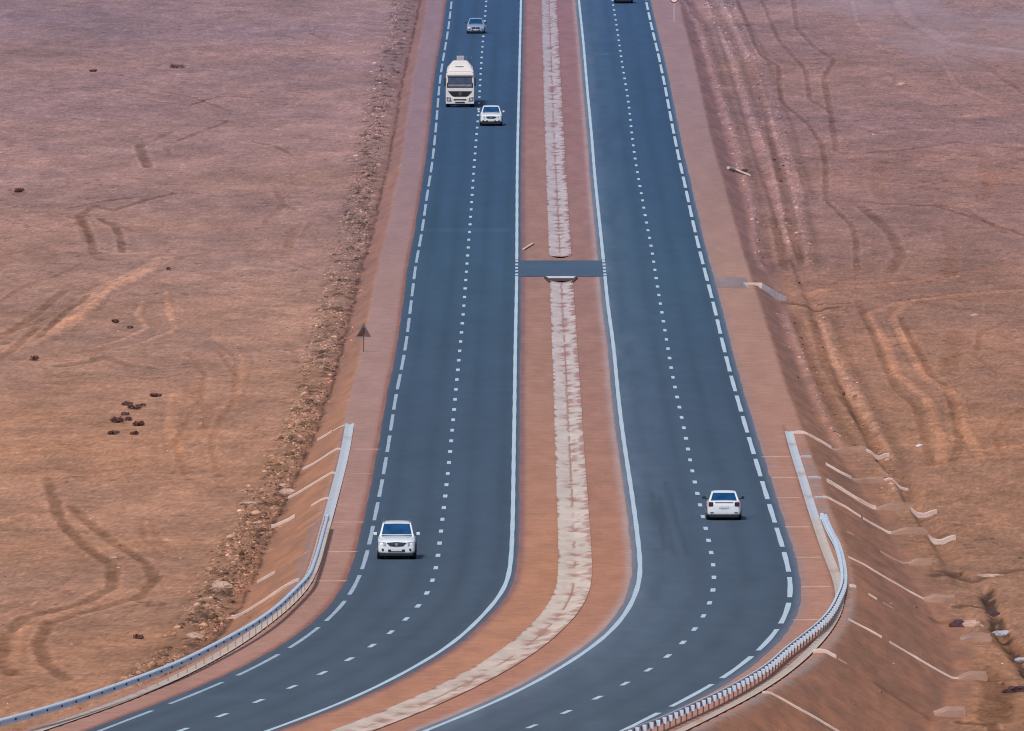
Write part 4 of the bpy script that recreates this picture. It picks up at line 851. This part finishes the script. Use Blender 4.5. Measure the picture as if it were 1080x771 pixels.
    for s in (-1, 1):
        if kind == 'sedan': mb = MB(); mb.box(min(s*W*.62, s*W*.90), max(s*W*.62, s*W*.90), yR-.20, yR+.005, belt-.235, belt-.02); mb.build('tail_light', M['tail'], t, .03)
        else: mb = MB(); mb.box(min(s*W*.74, s*W*.93), max(s*W*.74, s*W*.93), yR-.22, yR+.0, belt-.35, belt+.0); mb.build('tail_light', M['tail'], t, .03)
    MB().box(-.26, .26, yR-.01, yR+.012, .60, .71).build('number_plate', M['plate'], t)
    MB().box(-W*.55, W*.55, yR-.05, yR+.006, belt-.03, belt-.018).build('boot_seam', M['grey_trim'], t)
    MB().box(-.16, .16, yR-.01, yR+.010, .565, .580).build('boot_handle', M['grey_trim'], t)
    MB().box(-W*.84, W*.84, yR-.25, yR-.02, ch-.06, ch+.10).build('rear_valance', M['black'], t, .02)
    for s in (-1, 1): MB().box(min(s*W*.60, s*W*.80), max(s*W*.60, s*W*.80), yR-.01, yR+.004, ch+.17, ch+.205).build('reflector', M['tail'], t)
    # mirrors
    for s in (-1, 1):
        mm = paint if kind != 'sedan' else 'black'
        mb = MB(); mb.box(min(s*(W+.03), s*(W+.20)), max(s*(W+.03), s*(W+.20)), yf0+.20, yf0+.34, belt+.02, belt+.16); o = mb.build('wing_mirror', M[mm], t, .03)
        MB().box(min(s*(W-.07), s*(W+.05)), max(s*(W-.07), s*(W+.05)), yf0+.24, yf0+.30, belt+.0, belt+.05).build('mirror_arm', M['black'], o)
    # wheels and arches
    for s in (-1, 1):
        for y in (-hL+.82, hL-.85):
            MB().cyl((s*(W-.30), y, r+.02), (s*(W+.004), y, r+.02), r+.055, 28).build('wheel_arch', M['black'], t)
            wheel(t, s*(W+.014), y, r)
    if kind == 'suv':
        for s in (-1, 1):
            mb = MB(); mb.cyl((s*wt*.93, yf1+.12, roof+.03), (s*wt*.93, yr1-.05, roof+.03), .022, 8); o = mb.build('roof_rail', M['grey_trim'], t)
            for yy_ in (yf1+.15, (yf1+yr1)/2, yr1-.1): MB().box(s*wt*.93-.02, s*wt*.93+.02, yy_-.04, yy_+.04, roof-.04, roof+.03).build('rail_foot', M['grey_trim'], o)
    # wipers, door handles
    for s in (-1, 1):
        for yy_ in (-.25, .75): MB().box(min(s*W*.99, s*(W+.012)), max(s*W*.99, s*(W+.012)), yy_, yy_+.16, belt-.16, belt-.13).build('door_handle', M['grey_trim'], t)
    return t
make_car(418.6, 588.2, -1, 'car_white', 'suv', 'white estate car with roof rails, alone and nearest in the left carriageway', 'L')
make_car(763.0, 547.0, 1, 'car_white', 'sedan', 'white saloon with dark square tail lights driving away on the right carriageway', 'R')
make_car(518.0, 132.0, -1, 'car_white', 'crossover', 'white crossover with black grille overtaking beside the cream tanker lorry', 'L')
make_car(501.8, 34.8, -1, 'car_silver', 'sedan', 'silver grey saloon farthest up the left carriageway behind the tanker', 'L')
make_car(657.5, 3.0, 1, 'car_silver', 'crossover', 'pale car driving away at the top edge of the photo on the right carriageway', 'R')

def make_truck(px, py):
    X, Y = at_road(px, py); tx = float(fLC(Y + 3) - fLC(Y - 3)) / 6
    t = empty('tanker_truck', (X, Y, float(P(Y)) + .016), -math.atan(tx), 'cream tanker lorry with tall wind deflector and wide dark windscreen in the outer left lane', 'lorry')
    p = 'car_ivory'; w = 1.24
    rings = []
    for y, ww, z0, z1 in ((0, w*.96, .55, 2.96), (.10, w, .50, 3.05), (.6, w, .50, 3.10), (2.0, w, .50, 3.10), (2.1, w*.97, .55, 3.05)):
        pr = [(ww, z0), (ww, z0+.5), (ww, 1.9), (ww*.985, z1-.35), (ww*.93, z1-.06), (ww*.8, z1)]
        rings.append([(x, y, z) for x, z in pr] + [(-x, y, z) for x, z in pr[::-1]])
    mb = MB(); mb.loft(rings); mb.build('cab', M[p], t, 0)
    MB().add([(-1.14, -.012, 1.70), (1.14, -.012, 1.70), (1.12, -.012+.03, 2.76), (-1.12, -.012+.03, 2.76)], [(0,1,2,3)]).build('windshield_surround', M['black'], t)
    ws = MB().add([(-1.06, -.022, 1.78), (1.06, -.022, 1.78), (1.04, .0, 2.68), (-1.04, .0, 2.68)], [(0,1,2,3)]).build('windshield', M['glass_grey'], t)
    MB().box(-1.0, 1.0, -.034, -.024, 1.82, 1.98).build('dashboard', M['dash'], ws)
    for x in (-.5, .3): MB().hexa([(x, -.045, 1.82), (x+.03, -.045, 1.82), (x+.03, -.035, 1.82), (x, -.035, 1.82), (x+.5, -.035, 2.1), (x+.53, -.035, 2.1), (x+.53, -.025, 2.1), (x+.5, -.025, 2.1)]).build('wiper', M['black'], t)
    MB().box(-1.14, 1.14, -.16, .02, 2.76, 2.88).build('sun_visor', M[p], t, .03)
    # grille, emblem, slots
    g = [(-1.05, 1.40), (1.05, 1.40), (.98, 1.32), (.72, 1.02), (.55, .92), (-.55, .92), (-.72, 1.02), (-.98, 1.32)]
    mb = MB(); mb.loft([[(x, -.035, z) for x, z in g], [(x, .05, z) for x, z in g]]); gr = mb.build('grille', M['black'], t)
    for k in range(3): MB().box(-.78 + .06*k, .78 - .06*k, -.05, -.036, 1.24 - .11*k, 1.262 - .11*k).build('grille_bar', M['tyre'], gr)
    mb = MB()
    for k in range(32):
        a = 2*math.pi*k/32; b_ = 2*math.pi*(k+1)/32
        mb.quad((math.cos(a)*.13, -.056, 1.17+math.sin(a)*.13), (math.cos(b_)*.13, -.056, 1.17+math.sin(b_)*.13), (math.cos(b_)*.105, -.056, 1.17+math.sin(b_)*.105), (math.cos(a)*.105, -.056, 1.17+math.sin(a)*.105))
    for k in range(3):
        a = math.pi/2 + 2*math.pi*k/3; d = Vector((math.cos(a), 0, math.sin(a))); n_ = Vector((-math.sin(a), 0, math.cos(a))); c = Vector((0, -.056, 1.17)); mb.add([c - n_*.02, c + n_*.02, c + d*.11], [(0, 1, 2)])
    mb.build('emblem', M['chrome'], gr)
    MB().box(-1.22, 1.22, -.16, .3, .30, .84).build('bumper', M[p], t, .05)
    MB().box(-.55, .55, -.175, -.15, .60, .72).build('bumper_intake', M['black'], t); MB().box(-.42, .42, -.172, -.15, .36, .47).build('lower_intake', M['black'], t)
    MB().box(-.28, .28, -.19, -.176, .49, .60).build('number_plate', M['plate'], t)
    for s in (-1, 1):
        o = MB().hexa([(s*.72, -.17, .48), (s*1.16, -.17, .52), (s*1.16, -.14, .52), (s*.72, -.14, .48), (s*.80, -.17, .86), (s*1.18, -.17, .90), (s*1.18, -.14, .90), (s*.80, -.14, .86)]).build('headlight', M['grey_trim'], t)
        MB().cyl((s*.96, -.19, .68), (s*.96, -.16, .68), .12, 20).build('lamp_lens', M['lamp'], o)
        MB().box(min(s*1.26, s*1.36), max(s*1.26, s*1.36), -.05, .12, 1.85, 2.55).build('wing_mirror', M['black'], t, .02)
        MB().box(min(s*1.2, s*1.3), max(s*1.2, s*1.3), .0, .05, 2.45, 2.50).build('mirror_arm', M['black'], t)
        mb = MB(); mb.add([(s*1.247, .35, 1.85), (s*1.247, 1.3, 1.85), (s*1.235, 1.25, 2.6), (s*1.235, .45, 2.6)], [(0,1,2,3)]); mb.build('side_window', M['glass'], t)
        MB().box(min(s*1.0, s*1.23), max(s*1.0, s*1.23), .35, 1.3, .35, .55).build('step', M['black'], t)
    # wind deflector: rounded wedge on the cab roof
    rings = []
    for y, wb_, wt_, z1 in ((.10, 1.18, 1.10, 3.14), (.45, 1.17, 1.0, 3.36), (1.0, 1.15, .84, 3.68), (1.7, 1.12, .66, 3.98), (1.95, 1.12, .62, 4.02)):
        rings.append([(wb_, y, 3.06), (wb_*.98, y, 3.06+(z1-3.06)*.4), (wt_, y, z1-.04), (wt_*.7, y, z1), (-wt_*.7, y, z1), (-wt_, y, z1-.04), (-wb_*.98, y, 3.06+(z1-3.06)*.4), (-wb_, y, 3.06)])
    MB().loft(rings).build('wind_deflector', M[p], t, 0)
    MB().box(-.42, .30, .60, .70, 3.50, 3.54).build('deflector_slot', M['grey_trim'], t)
    # chassis, tank trailer
    MB().box(-.45, .45, .4, 13.6, .75, 1.05).build('chassis', M['black'], t); MB().box(-1.15, 1.15, .35, 1.9, .22, .5).build('under_cab_fill', M['black'], t)  # second box: black fill for the dark gap between bumper and wheels
    rings = []
    for y, k in ((3.0, .80), (3.08, .95), (3.3, 1.0), (8, 1.0), (13.0, 1.0), (13.3, .95), (13.4, .80)):
        rings.append([(math.cos(a)*1.2*k, y, 2.3 + math.sin(a)*1.12*k) for a in [2*math.pi*q/28 for q in range(28)]])
    tk = MB().loft(rings).build('tank', M[p], t, 0, True)
    for y in (4.2, 6.4, 8.6, 10.8): MB().cyl((0, y, 3.36), (0, y, 3.66), .28, 20).build('hatch', M['grey_conc'], tk)
    MB().box(-.30, .35, 3.4, 4.0, 3.35, 4.34).build('valve_box', M['grey_conc'], tk, .03)
    mb = MB()
    for s in (.55, .95): mb.cyl((s, 3.3, 4.0), (s, 12.8, 4.0), .025, 6)
    for y in (3.3, 5.7, 8.1, 10.4, 12.8):
        for s in (.55, .95): mb.cyl((s, y, 3.0), (s, y, 4.0), .02, 6)
    mb.box(.55, .95, 3.3, 12.8, 3.33, 3.37); mb.build('walkway_rail', M['grey_trim'], tk)
    for y in (1.2, 3.9, 5.1, 9.6, 10.9, 12.2):
        for s in (-1, 1): wheel(t, s*1.22, y, .5, .35)
    for s in (-1, 1): MB().box(min(s*.95, s*1.22), max(s*.95, s*1.22), 6.0, 8.8, .55, 1.1).build('side_guard', M['grey_trim'], t, .02)
make_truck(485.2, 113.4)

# ------------------------------------------------------------------ light, camera
sun_dir = Vector((-.30, -.55, .80)).normalized()
el = math.asin(sun_dir.z); az = math.atan2(sun_dir.x, sun_dir.y)
sun = bpy.data.lights.new('sun', 'SUN'); sun.energy = 2.7; sun.angle = math.radians(6); sun.color = (1, .955, .90)
so = bpy.data.objects.new('sun', sun); COL.objects.link(so); so.rotation_euler = sun_dir.to_track_quat('Z', 'Y').to_euler(); so.location = (0, 0, 200)
w = bpy.data.worlds.new('World'); SC.world = w; w.use_nodes = True; nt = w.node_tree; bg = nt.nodes['Background']
sky = nt.nodes.new('ShaderNodeTexSky'); sky.sky_type = 'NISHITA'; sky.sun_disc = False; sky.sun_elevation = el; sky.sun_rotation = az; sky.dust_density = 2.0; sky.air_density = 1.0
nt.links.new(sky.outputs[0], bg.inputs[0]); bg.inputs[1].default_value = .10
cd = bpy.data.cameras.new('camera'); co = bpy.data.objects.new('camera', cd); COL.objects.link(co); co.location = (0, 0, HC)
cd.sensor_width = 36; cd.lens = F / 1080 * 36; cd.clip_start = 5; cd.clip_end = 30000
co.rotation_euler = (math.pi/2 - TAU, 0, 0); SC.camera = co
SC.cycles.filter_width = 1.1
SC.view_settings.view_transform = 'Standard'; SC.view_settings.look = 'None'; SC.view_settings.exposure = 0
